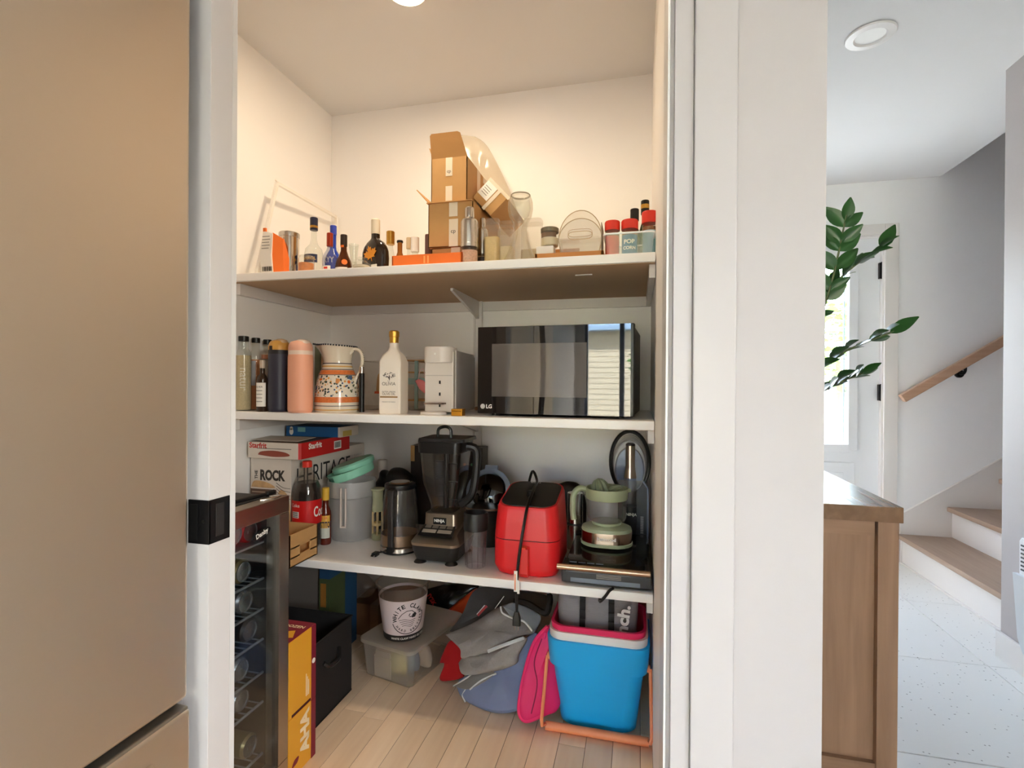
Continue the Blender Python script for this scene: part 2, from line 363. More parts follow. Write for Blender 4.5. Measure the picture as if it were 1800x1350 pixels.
# front door
dm = M('door_white', (226, 230, 234), .4)
bm = nb(); GX0, GX1, GZ0, GZ1 = .87, 1.428, .774, 2.04
for a in ((DX0, GX0, .01, DZ), (GX1, DX1, .01, DZ), (GX0, GX1, .01, GZ0), (GX0, GX1, GZ1, DZ)): box(bm, a[0], a[1], YFAR+.03, YFAR+.075, a[2], a[3])
d1 = struct('door_1', bm, dm)
bm = nb()
for a in ((GX0-.03, GX0+.012, GZ0-.03, GZ1+.03), (GX1-.012, GX1+.045, GZ0-.03, GZ1+.045), (GX0, GX1, GZ0-.045, GZ0+.012), (GX0, GX1, GZ1-.012, GZ1+.045)):
    box(bm, a[0], a[1], YFAR+.012, YFAR+.03, a[2], a[3], .004)
part('glass_frame', bm, dm, d1)
bm = nb(); box(bm, GX0, GX1, YFAR+.045, YFAR+.05, GZ0, GZ1); part('pane', bm, clear, d1)
bm = nb(); box(bm, GX1-.035, GX1-.028, YFAR+.042, YFAR+.053, GZ0, GZ1); part('pane_bar', bm, M('pane_bar', (170, 200, 214), .3), d1)
bm = nb(); box(bm, .86, 1.46, YFAR+.018, YFAR+.03, .2, .66, .008); box(bm, .93, 1.39, YFAR+.012, YFAR+.02, .27, .59, .006); part('panel', bm, dm, d1)
for z in (1.982, 1.149, .35):
    bm = nb(); box(bm, DX1-.012, DX1+.016, YFAR+.004, YFAR+.03, z-.055, z+.055, .002); tube(bm, ((DX1+.004, YFAR+.006, z-.058), (DX1+.004, YFAR+.006, z+.058)), .008); part('hinge', bm, blackm, d1)
bm = nb(); lathe(bm, ((.03, 0), (.03, .008), (.012, .01), (.012, .04), (.028, .05), (.028, .075), (.015, .085)), 20, Mx=T(DX0+.07, YFAR+.03, 1.0) @ RX(PI/2)); part('door_handle', bm, blackm, d1)
bm = nb()
for a in ((DX0-.10, DX0-.01, .0, DZ+.085), (DX1+.012, DX1+.095, 0, DZ+.085)): box(bm, a[0], a[1], YFAR-.018, YFAR, a[2], a[3], .004)
box(bm, DX0-.01, DX1+.012, YFAR-.018, YFAR, DZ+.012, DZ+.085, .004)
for a in ((DX1+.0005, DX1+.02, 0, DZ+.02), (DX0-.03, DX0-.0005, 0, DZ+.02), (DX0-.03, DX1+.02, DZ+.0005, DZ+.02)): box(bm, a[0], a[1], YFAR-.006, YFAR+.141, a[2], a[3])
struct('trim_4', bm, trimp)
portal(((GX0+GX1)/2, YFAR-.02, (GZ0+GZ1)/2), (math.radians(-90), 0, math.radians(180)), GX1-GX0, GZ1-GZ0)
# stairs
tread_m = M('stair_oak', (176, 152, 132), .4, wood=((162, 136, 116), 'y', .7))
st = thing('staircase', 'white staircase with pale wooden treads rising along the entry wall', 'staircase', (1.732, 2.72, 0))
for i in range(9):
    x0 = i*.283; z = .2*(i+1)
    bm = nb(); box(bm, x0-.032, x0+.29, .004, YFAR-2.72-.022, z-.032, z, .008); part('tread', bm, tread_m, st)
    bm = nb(); box(bm, x0, x0+.018, .004, YFAR-2.72-.022, z-.2, z-.032); part('riser', bm, trimp, st)
bm = nb(); prism(bm, [(-.01, 0), (-.01, .33), (.27, .525), (2.6, 2.2), (2.6, 0)], -(YFAR-2.72)+.001, -(YFAR-2.72)+.020, FRONT); part('skirt_board', bm, trimp, st)
bm = nb(); tube(bm, ((-.01, YFAR-2.72-.018, .33), (.27, YFAR-2.72-.018, .525), (2.6, YFAR-2.72-.018, 2.2)), .007, 6); part('skirt_cap', bm, trimp, st)
bm = nb(); box(bm, -.012, 0, .004, YFAR-2.72-.022, .0, .012, .003); part('shoe_moulding', bm, trimp, st)
hr = thing('stair_handrail', 'square wooden handrail on the wall above the stairs', 'handrail', (1.70, 3.93, 1.113))
d = Vector((2.25-1.70, 0, 1.484-1.113)); a = math.atan2(d.z, d.x)
bm = nb(); box(bm, 0, 2.4, -.024, .024, -.03, .024, .006, Mx=RY(-a)); part('rail', bm, M('rail_oak', (196, 160, 134), .4, wood=((178, 140, 112), 'x', .8)), hr)
for k in (.43, 1.4):
    bx, bz = k*math.cos(a), k*math.sin(a)
    bm = nb(); lathe(bm, ((.027, 0), (.027, .012), (.02, .018)), 16, Mx=T(bx, .07, bz-.075) @ RX(PI/2)); tube(bm, spl(((bx, .06, bz-.075), (bx, .02, bz-.075), (bx, 0, bz-.055), (bx, 0, bz-.03))), .009); part('bracket', bm, blackm, hr)
# downlight and wall heater
p = onZ(1530, 62, ZC)
dl = thing('ceiling_downlight', 'round white recessed downlight in the hall ceiling', 'ceiling light', (p.x, p.y, ZC))
bm = nb(); lathe(bm, ((.055, -.002), (.088, -.002), (.085, -.008), (.058, -.010), (.052, -.004)), 36, c0=False, c1=False); part('trim_ring', bm, trimp, dl)
bm = nb(); lathe(bm, ((.055, -.003), (.055, -.001)), 36); part('lens', bm, M('frosted_lens', (240, 240, 236), .5), dl)
ht = thing('wall_heater', 'white convector wall heater with slotted grille', 'heater', (XRW, 2.19, .15), -PI/2)
hm = M('heater_white', (230, 233, 236), .35)
bm = nb(); rloft(bm, [(.60, .06, 0, .02), (.60, .075, .01, .02), (.60, .08, .43, .02), (.59, .07, .445, .02)], Mx=T(0, -.04, 0)); part('body', bm, hm, ht)
bm = nb(); prism(bm, [(-.30, .30), (-.27, .05), (-.24, .0), (.24, 0), (.27, .05), (.30, .30)], .078, .094, FRONT); part('front_panel', bm, M('heater_panel', (206, 212, 217), .4), ht)
for i in range(7):
    bm = nb(); box(bm, -.275, .275, -.0825, -.079, .318+i*.016, .324+i*.016); part('slot', bm, M('dark_slot', (70, 76, 80), .6), ht)
# outside: lawn, trees, neighbour houses
lawn = M('gravel_yard', (150, 148, 142), .9, noise_=(3, .2))
bm = nb(); box(bm, -30, 30, -30, WY-.2, -.6, -.5); box(bm, -30, 30, YFAR+.3, 40, -.4, -.3); struct('ground', bm, lawn)
sid = M('tan_siding', (224, 204, 172), .6)
nh = thing('neighbour_house', 'tan clapboard house under a pale blue metal roof outside the kitchen window', 'house', (0, -12.8, -.5))
bm = nb(); box(bm, -8, 8, -4, 0, 0, 3.4); part('wall', bm, M('tan_backing', (190, 166, 128), .7), nh)
bm = nb(); prism(bm, [(0, 0), (.03, 0), (.012, .17), (0, .17)], -8, 8, Matrix(((0, 0, 1, 0), (1, 0, 0, 0), (0, 1, 0, 0), (0, 0, 0, 1)))); bd = fin(bm, 'clapboard'); bd.materials.append(sid)
for i in range(20): pc('clapboard', bd, None, nh, (0, 0, i*.17))
bm = nb(); prism(bm, [(.5, 3.35), (.5, 3.5), (-2.2, 5.2), (-4.6, 3.5), (-4.6, 3.35)], -8.3, 8.3, RIGHT); part('roof', bm, M('pale_roof', (170, 196, 222), .5), nh)
wh = thing('street_house', 'white house across the street seen through the front door glass', 'house', (4.2, 17, -.3))
bm = nb(); box(bm, -2.5, 3, 0, 5, 0, 2.6); part('wall', bm, M('house_white', (236, 236, 236), .6), wh)
bm = nb(); prism(bm, [(-.4, 2.5), (2.5, 3.6), (5.4, 2.5), (5.4, 2.35), (-.4, 2.35)], -2.9, 3.4, RIGHT); part('roof', bm, M('house_roof', (216, 214, 214), .7), wh)
for i, x in enumerate((-1.2, .6, 2.0)):
    bm = nb(); box(bm, x-.45, x+.45, -.04, .02, .9, 2.0); f = part('window', bm, M('house_frame', (246, 246, 246), .5), wh)
    bm = nb(); box(bm, x-.38, x+.38, -.05, -.02, .97, 1.93); part('pane', bm, M('house_pane', (120, 136, 150), .1), f)
pr = thing('porch_railing', 'grey wooden porch railing outside the front door', 'railing', (1.75, 5.4, -.3))
gm = M('porch_grey', (150, 154, 160), .7)
for i in range(8):
    bm = nb(); box(bm, -.8+i*.16, -.765+i*.16, 0, .035, .05, .95+.0); part('baluster', bm, gm, pr)
bm = nb(); box(bm, -.9, .5, -.02, .06, .93, .99); part('rail', bm, gm, pr)
bm = nb(); box(bm, .3, .42, -.03, .09, 0, 1.15); part('post', bm, gm, pr)
def tree(x, y, h, r, lab, seed):
    t = thing('leafy_tree', lab, 'tree', (x, y, -.4))
    bm = nb(); tube(bm, ((0, 0, 0), (.05, 0, h*.35), (0, .05, h*.6)), [.13, .1, .06]); part('trunk', bm, M('bark', (98, 80, 62), .9), t)
    bm = nb(); random.seed(seed)
    for i in range(700):
        a, b, k = random.uniform(0, 2*PI), math.acos(random.uniform(-1, 1)), random.uniform(.6, 1)
        c = Vector((r*k*math.sin(b)*math.cos(a), r*k*math.sin(b)*math.sin(a), h*.7+r*.9*k*math.cos(b)))
        Mx = T(*c) @ RZ(random.uniform(0, 6)) @ RX(random.uniform(-1, 1)); s = random.uniform(.1, .2)
        vs = [bm.verts.new(Mx @ Vector(p)) for p in ((-s, 0, 0), (0, -s*.5, .03), (s, 0, 0), (0, s*.5, .03))]; bm.faces.new(vs)
    o = part('foliage', bm, M('leaf_outdoor', (110, 150, 62), .6, noise_=(2, .25)), t); o['kind'] = 'stuff'
tree(-.55, -9.4, 3.0, .95, 'dark shrub outside the kitchen window', 5)
tree(4.6, 13.6, 3.6, 1.3, 'leafy tree in front of the white street house', 1)
tree(8.6, 22.5, 7.2, 2.6, 'tall leafy tree rising behind the white street house', 2)
# pantry ceiling lamp
lp = thing('pantry_ceiling_lamp', 'round flush warm lamp on the pantry ceiling', 'ceiling light', (-.80, 1.665, ZC))
bm = nb(); lathe(bm, ((.075, 0), (.078, -.012), (.07, -.018)), 32); part('rim', bm, trimp, lp)
bm = nb(); lathe(bm, ((.066, -.017), (.066, -.022), (.05, -.026)), 32); part('diffuser', bm, M('lamp_diffuser', (255, 226, 180), .5, em=6), lp)
ld = bpy.data.lights.new('pantry_lamp_light', 'AREA'); ld.shape = 'DISK'; ld.size = .12; ld.energy = 5.2; ld.color = (1, .78, .53)
lo = bpy.data.objects.new('pantry_lamp_light', ld); COL.objects.link(lo); lo.parent = lp; lo.location = (0, 0, -.03)
# ================================================================== shelves
Z1, Z2, Z3 = 1.621, 1.0804, .526; YS = 1.70; TH = .031
for z, lab in ((Z1, 'top white pantry shelf holding liquor bottles and cardboard boxes'), (Z2, 'middle white pantry shelf under the microwave'), (Z3, 'lower white pantry shelf crowded with blenders and fryer')):
    sh = thing('pantry_shelf', lab, 'shelf', (0, 0, z))
    x0 = XL+.002 if z > 1 else -1.567
    bm = nb(); box(bm, x0, XR-.002, YS, YB-.001, -TH, 0, .004); part('board', bm, shelfp, sh)
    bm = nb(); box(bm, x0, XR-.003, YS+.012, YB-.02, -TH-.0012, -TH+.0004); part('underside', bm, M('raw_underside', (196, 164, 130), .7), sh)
    bm = nb(); box(bm, x0, XL+.022, YS+.035, YB-.02, -TH-.045, -TH); part('cleat', bm, trimp, sh)
    bm = nb(); box(bm, XR-.022, XR-.002, YS+.035, YB-.02, -TH-.045, -TH); part('cleat', bm, trimp, sh)
    bm = nb(); box(bm, x0, XR-.002, YB-.02, YB-.001, -TH-.045, -TH); part('cleat', bm, trimp, sh)
    bm = nb(); prism(bm, [(0, 0), (-.36, 0), (-.36, -.012), (-.05, -.075), (-.02, -.085), (0, -.085)], -.755, -.743, Matrix(((0, 0, 1, 0), (1, 0, 0, YB-.032), (0, 1, 0, -TH), (0, 0, 0, 1)))); part('bracket', bm, trimp, sh)
bm = nb(); box(bm, -.770, -.728, YB-.034, YB-.021, .2, Z1-TH, .002); box(bm, -.770, -.762, YB-.04, YB-.03, .2, Z1-TH); box(bm, -.736, -.728, YB-.04, YB-.03, .2, Z1-TH)
p = onZ(1026, 482, Z1-TH); bm2 = nb(); box(bm2, p.x-.03, p.x+.03, p.y-.004, p.y+.004, Z1-TH-.004, Z1-TH-.0012); solo('label_strip', bm2, trimp, 'short white label strip under the top pantry shelf', 'label')
solo('shelf_standard', bm, trimp, 'slim white upright rail on pantry back wall carrying the shelf brackets', 'shelf rail')
# ================================================================== hall furniture
oak = M('sideboard_oak', (158, 122, 94), .45, wood=((136, 102, 76), 'z', .8)); oakx = M('sideboard_oak_flat', (158, 122, 94), .42, wood=((136, 102, 76), 'x', .8))
oaky = M('sideboard_top_oak', (140, 106, 78), .26, wood=((120, 88, 62), 'y', .8), coat=.0, bump=(40, .35), stretch=(1, .1, 1))
sx0, sx1, sy0, sy1, H = XWO+.016, .716, 1.65, 3.15, .858
sb = thing('sideboard', 'brown wooden sideboard with framed end panel against hall wall', 'sideboard', (0, 0, 0))
bm = nb(); box(bm, sx0, sx1+.006, sy0, sy1, H-.044, H, .002); part('top', bm, oaky, sb)
for y in (sy0+.012, sy1-.05):
    for x in (sx0, sx1-.052):
        bm = nb(); box(bm, x, x+.052, y, y+.04, 0, H-.044, .001); part('corner_post', bm, oak, sb)
bm = nb(); box(bm, sx0+.052, sx1-.052-.006, sy0+.018, sy0+.04, H-.044-.044, H-.044); part('end_rail', bm, oakx, sb)
bm = nb(); box(bm, sx0+.052, sx1-.052, sy0+.018, sy0+.04, .08, .12); part('end_rail', bm, oakx, sb)
bm = nb(); box(bm, sx0+.052, sx1-.052, sy0+.034, sy0+.046, .12, H-.088); part('end_panel', bm, oak, sb)
bm = nb(); box(bm, sx0, sx1-.03, sy0+.05, sy1-.05, .1, H-.044); part('carcass', bm, oak, sb)
for i in range(3):
    y = sy0+.07+i*.455
    bm = nb(); box(bm, sx1-.03, sx1-.012, y, y+.445, .12, H-.05, .002); dr = part('cabinet_door', bm, oak, sb)
    bm = nb(); tube(bm, ((sx1-.012, y+.40, .55), (sx1+.006, y+.40, .55), (sx1+.006, y+.40, .66), (sx1-.012, y+.40, .66)), .005); part('handle', bm, blackm, dr)
# potted plant on the sideboard
pt = thing('potted_plant', 'potted plant with arching stems of glossy green oval leaves on sideboard', 'plant', (.44, 2.15, H))
bm = nb(); lathe(bm, ((.07, 0), (.085, .01), (.10, .17), (.10, .18), (.092, .18), (.088, .16)), 32, c1=False); part('pot', bm, M('pot_grey', (120, 120, 118), .6), pt)
bm = nb(); lathe(bm, ((.09, .158), (.088, .162), (.02, .166)), 24); part('soil', bm, M('soil', (50, 38, 30), .95, bump=(60, .8)), pt)
leafm = M('zz_leaf', (46, 92, 40), .28, noise_=(12, .25)); stemm = M('zz_stem', (92, 104, 60), .5)
def leafmesh(L, Wd, fold, droop):
    bm = nb(); rows = []
    for i in range(8):
        t = i/7; w = Wd*math.sin(PI*min(1, t*.93+.03)**.8)*.5; z = -droop*t*t
        rows.append([Vector((L*t, s*w, z+abs(s)*w*fold)) for s in (-1, -.5, 0, .5, 1)])
    loft(bm, rows, False, False, False); return fin(bm, 'leaf', 60)
lms = [leafmesh(.085, .046, .3, .006), leafmesh(.10, .046, .45, .02), leafmesh(.08, .046, .15, .0)]
for l in lms: l.materials.append(leafm)
random.seed(11)
PL = Vector((.44, 2.15, H))
def branch(tip, mid, n, start=.35):
    P = spl([(0, 0, .15), Vector(mid)-PL, Vector(tip)-PL], 12); bm = nb(); L = len(P)
    tube(bm, P, [.007-.005*i/L for i in range(L)], 6); part('stem', bm, stemm, pt)
    for i in range(n):
        t = start+(1-start)*i/(n-1); k = min(int(t*(L-1)), L-2); p = P[k]; d = (P[k+1]-P[k]).normalized()
        side = d.cross(Vector((0, 0, 1))).normalized() if abs(d.z) < .95 else Vector((1, 0, 0))
        upv = side.cross(d)
        for sg in ((-1, 1) if i < n-1 else (0,)):
            ld_ = (d*.75+side*sg*.8+upv*random.uniform(-.15, .35)+Vector((0, 0, random.uniform(-.2, .15)))).normalized()
            zz = upv*.45+side*sg*.3+Vector((random.uniform(-.4, .3), -1, .3))*random.uniform(.25, 1); zz = (zz-ld_*zz.dot(ld_)).normalized(); yy = zz.cross(ld_).normalized(); zz = ld_.cross(yy)
            R3 = Matrix((ld_, yy, zz)).transposed(); s = random.uniform(.8, 1.1)
            pc('leaf', lms[random.randrange(3)], None, pt, p, R3.to_euler()).scale = (s, s, s)
branch(onY(1488, 378, 1.95), onY(1440, 560, 2.02), 9, .45)
branch(onY(1555, 432, 2.05), onY(1452, 520, 2.1), 8, .5)
branch(onY(1572, 582, 1.95), onY(1450, 640, 2.05), 8, .4)
branch(onY(1518, 655, 2.0), onY(1440, 690, 2.08), 7, .4)
branch((.36, 2.3, H+.75), (.40, 2.22, H+.4), 10)
branch((.33, 2.0, H+.62), (.39, 2.08, H+.35), 9)
# ================================================================== top shelf
glass = THIN('clear_glass', (248, 250, 248), .03, .05); glass2 = THIN('clear_plastic', (250, 249, 246), .07, .12)
steel = M('brushed_steel', (196, 190, 182), .24, 1); white = M('white_label', (238, 234, 226), .6)
orange = M('orange_print', (238, 118, 44), .5); gold = M('gold_foil', (196, 150, 70), .3, .9); blk = M('black_plastic', (20, 20, 21), .35)
card = M('cardboard', (190, 146, 92), .8, noise_=(30, .06)); cardd = M('cardboard_inner', (172, 126, 74), .85); tape = M('paper_tape', (226, 212, 190), .6)
ink = M('black_ink', (28, 26, 26), .6); red = M('red_plastic', (214, 52, 36), .4)
def bottle(name, lab, u0, u1, vt, Y, z, prof, mt, cap=None, capm=None, k=1, p=2, liquid=None, lm=None, group=None, cat='bottle'):
    "prof: (radius fraction, height fraction) of the glass; cap: (radius fraction, from, to) heights in fractions"
    x, y, r, h = cyl(u0, u1, vt, z, Y)
    t = thing(name, lab, cat, (x, y, z), math.atan2(-x, y)*.0, group)
    bm = nb(); lathe(bm, [(a*r, b*h) for a, b in prof], 28, k, p); part('body', bm, mt, t)
    if cap:
        bm = nb(); lathe(bm, [(cap[0]*r*.94, cap[1]*h), (cap[0]*r, cap[1]*h+.001), (cap[0]*r, cap[2]*h-.002), (cap[0]*r*.9, cap[2]*h)], 24); part('cap', bm, capm, t)
    if liquid:
        bm = nb(); q = [(a*r*.93, b*h) for a, b in prof if b*h < liquid*h]; q = [(q[0][0], .003)]+q[1:]+[(q[-1][0], liquid*h)]; lathe(bm, q, 24, k, p); part('contents', bm, lm, t)
    return t, r, h
def rimmed(prof, th): return prof
# white frame leaning against the left wall
fr = thing('picture_frame', 'thin white empty picture frame leaning on the left pantry wall', 'picture frame', (0, 0, 0))
a, b = onX(487, 322, XL+.075), onX(597, 385, XL+.04); c = Vector((XL+.10, 1.735, Z1+.006)); d = Vector((XL+.07, b.y-.02, Z1+.006)); d.y = min(d.y, YB-.02); b.y = min(b.y, YB-.015)
wf = M('frame_white', (240, 236, 228), .35)
for p, q in ((c, a), (a, b), (b, d), (d, c)):
    bm = nb(); tube(bm, (p, q), .009, 4); part('bar', bm, wf, fr, 20)
bm = nb(); lathe(bm, ((.004, 0), (.006, .004), (.003, .010)), 10, Mx=T(*(a+Vector((0, -.004, .006))))); part('knob', bm, wf, fr)
# pouch
p0, p1 = onY(459, 480, 1.74), onY(493, 480, 1.74); zt = onY(459, 402, 1.74).z
pz = thing('snack_pouch', 'white and orange standing snack pouch with barcode', 'pouch', (p0.x, 1.742, Z1))
wd = p1.x-p0.x; h = zt-Z1
bm = nb(); loft(bm, [[(0, 0, 0), (wd*.62, -.004, 0), (wd*.62, .03, 0), (0, .03, 0)], [(-.004, -.006, h*.4), (wd*.60, -.012, h*.4), (wd*.60, .032, h*.4), (-.004, .03, h*.4)], [(0, .008, h*.97), (wd*.5, .008, h*.90), (wd*.5, .014, h*.90), (0, .014, h*.97)]]); part('front', bm, white, pz)
bm = nb(); loft(bm, [[(wd*.60, .0, 0), (wd, .02, 0), (wd, .05, 0), (wd*.6, .04, 0)], [(wd*.58, -.006, h*.4), (wd, .012, h*.4), (wd, .05, h*.4), (wd*.58, .04, h*.4)], [(wd*.48, .010, h*.92), (wd*.96, .018, h*.78), (wd*.96, .024, h*.78), (wd*.48, .016, h*.92)]]); part('side', bm, orange, pz)
bm = nb(); box(bm, .0, wd*.14, .007, .015, h*.95, h*1.03); part('top_tab', bm, orange, pz)
bm = nb()
for i, w_ in enumerate((2, 1, 3, 1, 2, 2, 1, 3, 1, 2)): box(bm, wd*.12+i*.0045, wd*.12+i*.0045+.0011*w_, -.0078, -.0068, .012, .03)
part('barcode', bm, ink, pz)
for i in range(5):
    bm = nb(); box(bm, wd*.08, wd*(.45+.04*(i % 2)), -.0095+.0013*i, -.0085+.0013*i, h*.55+i*.012, h*.55+i*.012+.003); part('print_line', bm, M('grey_ink', (150, 146, 140), .6), pz)
# steel canister
x, y, r, h = cyl(490, 527, 410, Z1, 1.86)
cn = thing('steel_canister', 'shiny steel canister beside the snack pouch', 'canister', (x, y, Z1))
bm = nb(); lathe(bm, ((r*.96, 0), (r*.97, h*.9)), 32); part('body', bm, M('polished_steel', (210, 200, 186), .12, 1), cn)
bm = nb(); lathe(bm, ((r, h*.9), (r*1.02, h*.91), (r*1.02, h*.985), (r*.97, h)), 32); part('lid', bm, steel, cn)
wine = [(.9, 0), (1, .02), (1, .5), (.93, .57), (.55, .66), (.33, .74), (.32, .97), (.34, .98), (.34, 1)]
# jar with orange sweets
t, r, h = bottle('glass_jar', 'short glass jar of orange sweets on the top shelf', 524, 553, 450, 1.78, Z1, [(.9, 0), (1, .04), (1, .85), (.85, .92), (.85, 1)], glass, liquid=.6, lm=M('orange_sweets', (226, 140, 84), .6, noise_=(60, .4)), cat='jar')
# aperitif bottle
t, r, h = bottle('aperitif_bottle', 'clear aperitif bottle with navy cap and dark blue label', 535, 569, 383, 1.90, Z1, [(.9, 0), (1, .02), (1, .42), (.9, .50), (.45, .58), (.30, .66), (.28, .8), (.34, .82), (.34, .83)], glass, (.42, .80, 1), M('navy_cap', (34, 38, 62), .35))
bm = nb(); patch(bm, r, h*.27, h*.40, -2.5, -.6); part('label', bm, M('navy_label', (40, 50, 84), .5), t)
text(t, 'APEROL', .06, M('gold_ink', (214, 176, 96), .5), bend=cylbend(r, h*.335, -1.55, .0014), bold=.03)
bm = nb(); patch(bm, r, h*.05, h*.26, -2.3, -.8); part('label', bm, white, t)
bm = nb(); lathe(bm, ((r*.43, h*.835), (r*.43, h*.87)), 20); part('cap_band', bm, gold, t)
# blue vodka
t, r, h = bottle('vodka_bottle', 'cobalt blue vodka bottle with white lettering', 571, 601, 397, 1.97, Z1, [(.95, 0), (1, .03), (1, .40), (.75, .5), (.42, .58), (.36, .64), (.36, .97), (.40, .98)], M('cobalt_glass', (40, 76, 196), .12, tr=.35), (.40, .84, 1), M('cobalt_cap', (52, 70, 176), .4))
text(t, 'SKYY', r*1.7, white, bend=cylbend(r, h*.39, -1.75, .0016), h=h*.1, bold=.02)
# red capped clear bottle
t, r, h = bottle('vodka_miniature', 'clear bottle with copper red cap in front of the blue vodka', 567, 593, 410, 1.76, Z1, [(.9, 0), (1, .03), (1, .36), (.85, .44), (.42, .58), (.34, .66), (.34, .8)], THIN('blueish_glass', (226, 230, 242), .05, .05), (.44, .66, 1), M('copper_cap', (172, 62, 36), .3, .5))
bm = nb(); patch(bm, r, h*.05, h*.14, -2.2, -.9); part('label', bm, white, t)
bm = nb(); patch(bm, r, h*.06, h*.11, -1.9, -1.3, e=.001); part('label_mark', bm, red, t)
# brown liqueur
t, r, h = bottle('orange_liqueur', 'amber brown liqueur bottle with round orange label', 589, 620, 413, 1.79, Z1, [(.9, 0), (1, .04), (.98, .18), (.86, .32), (.55, .46), (.36, .58), (.33, .75), (.33, .98)], M('amber_glass', (92, 44, 14), .1, tr=.5), (.40, .70, 1), M('brown_foil', (48, 34, 26), .4))
bm = nb(); patch(bm, r*.98, h*.04, h*.13, -2.3, -.6); part('label', bm, white, t)
bm = nb(); prism(bm, [(.011*math.cos(i*PI/8), .011*math.sin(i*PI/8)) for i in range(16)], 0, .001, T(r*.55, -r*.74, h*.26) @ RZ(.6) @ RX(PI/2*.86)); part('seal', bm, orange, t)
bm = nb(); patch(bm, r*.41, h*.66, h*.72, -2.1, -1.0); part('neck_mark', bm, orange, t)
# shot glass and salt dish
t, r, h = bottle('shot_glass', 'small tapered shot glass beside the maple bottle', 613, 631, 430, 1.86, Z1, [(.6, 0), (.62, .3), (.55, .4), (1, 1), (.95, 1), (.5, .42)], glass, cat='glass')
x, y, r, h = cyl(618, 652, 452, Z1, 1.74)
t = thing('glass_stopper_jar', 'low round glass jar with stopper before the maple bottle', 'jar', (x, y, Z1))
bm = nb(); lathe(bm, ((r*.7, 0), (r, .006), (r, h*.45), (r*.5, h*.72), (r*.3, h*.76)), 28); part('body', bm, glass, t)
bm = nb(); lathe(bm, ((r*.3, h*.74), (r*.45, h*.86), (r*.4, h*.97), (r*.1, h)), 20); part('stopper', bm, glass, t)
bm = nb(); lathe(bm, ((r*.66, .003), (r*.9, .008), (r*.9, h*.3)), 24); part('contents', bm, M('salt', (226, 214, 192), .8), t)
# maple bottle
x, y, r, h = cyl(632, 689, 386, Z1, 1.80)
t = thing('maple_whisky_bottle', 'flat round dark bottle with golden maple leaf and white capsule', 'bottle', (x, y, Z1), -.25)
dk = M('dark_whisky', (34, 24, 18), .08, coat=.5)
bm = nb(); loft(bm, [ring(max(a*r, .003), max(b*r, .003), z*h, 36, 2.4) for a, b, z in ((.8, .42, 0), (.96, .48, .02), (1, .5, .25), (.97, .49, .38), (.85, .44, .48), (.62, .36, .56), (.36, .28, .61), (.26, .26, .64), (.25, .25, .74))]); part('body', bm, dk, t)
bm = nb(); lathe(bm, ((r*.28, h*.72), (r*.28, h*.985), (r*.24, h)), 24); part('cap', bm, M('cream_capsule', (226, 214, 190), .45), t)
leaf = [(0, -.52), (.04, -.2), (.36, -.28), (.30, -.16), (.62, .08), (.52, .13), (.58, .34), (.36, .30), (.30, .40), (.14, .24), (.20, .56), (.10, .50), (0, .72), (-.10, .50), (-.20, .56), (-.14, .24), (-.30, .40), (-.36, .30), (-.58, .34), (-.52, .13), (-.62, .08), (-.30, -.16), (-.36, -.28), (-.04, -.2)]
bm = nb(); prism(bm, [(a*r*.85, b*r*.85) for a, b in leaf], 0, .0015, T(.004, -r*.5-.001, h*.30) @ RX(PI/2) @ RZ(.3)); part('maple_leaf', bm, M('leaf_gold', (226, 146, 40), .4), t, 10)
bm = nb(); box(bm, .008, .035, -r*.5-.002, -r*.5, .006, .024); part('label', bm, white, t)
# row of small bottles behind the orange tray
for u0, u1, vt, Y, gm_, cm_, cap0, lab in ((679, 694, 407, 1.92, glass, gold, .72, 'clear bottle with tall golden cap behind the maple bottle'), (696, 710, 423, 1.84, M('amber_foil', (170, 104, 40), .35, .6), blk, .93, 'small amber bottle with black lid behind the orange tray'),
        (714, 724, 418, 2.0, glass, M('beige_cap', (206, 184, 150), .5), .75, 'slim clear bottle with beige cap behind the orange tray'), (722, 737, 417, 1.9, glass, white, .62, 'clear bottle with tall white cap behind the orange tray')):
    bottle('small_spirit_bottle', lab, u0, u1, vt, Y, Z1, [(.95, 0), (1, .03), (1, .5), (.75, .6), (.62, .64), (.62, .98)], gm_, (.98 if cap0 < .9 else .8, cap0, 1), cm_, group='small spirit bottles')
t, r, h = bottle('dark_tin', 'dark plum tin half hidden behind the cardboard boxes', 747, 760, 413, 1.96, Z1, [(.95, 0), (1, .02), (1, .96), (.95, 1)], M('plum_tin', (88, 58, 54), .45), cat='tin')
# orange tray box
a, b = onY(690, 466, 1.73), onY(813, 462, 1.73); zt = onY(750, 447, 1.73).z
t = thing('orange_tray', 'low orange box lid lying at the shelf edge', 'tray', (a.x, 1.725, Z1))
w = b.x-a.x; h = zt-Z1
bm = nb(); box(bm, 0, w, 0, .004, 0, h, .001); box(bm, 0, w, .046, .05, 0, h); box(bm, 0, .004, 0, .05, 0, h*.9); box(bm, w-.004, w, 0, .05, 0, h); box(bm, 0, w, 0, .05, 0, .004); part('tray', bm, orange, t)
for i in (0, .014):
    bm = nb(); box(bm, w*.46+i, w*.46+i+.006, -.0008, .001, h*.2, h*.85, Mx=None); part('stripe', bm, M('pale_orange', (248, 170, 100), .5), t)
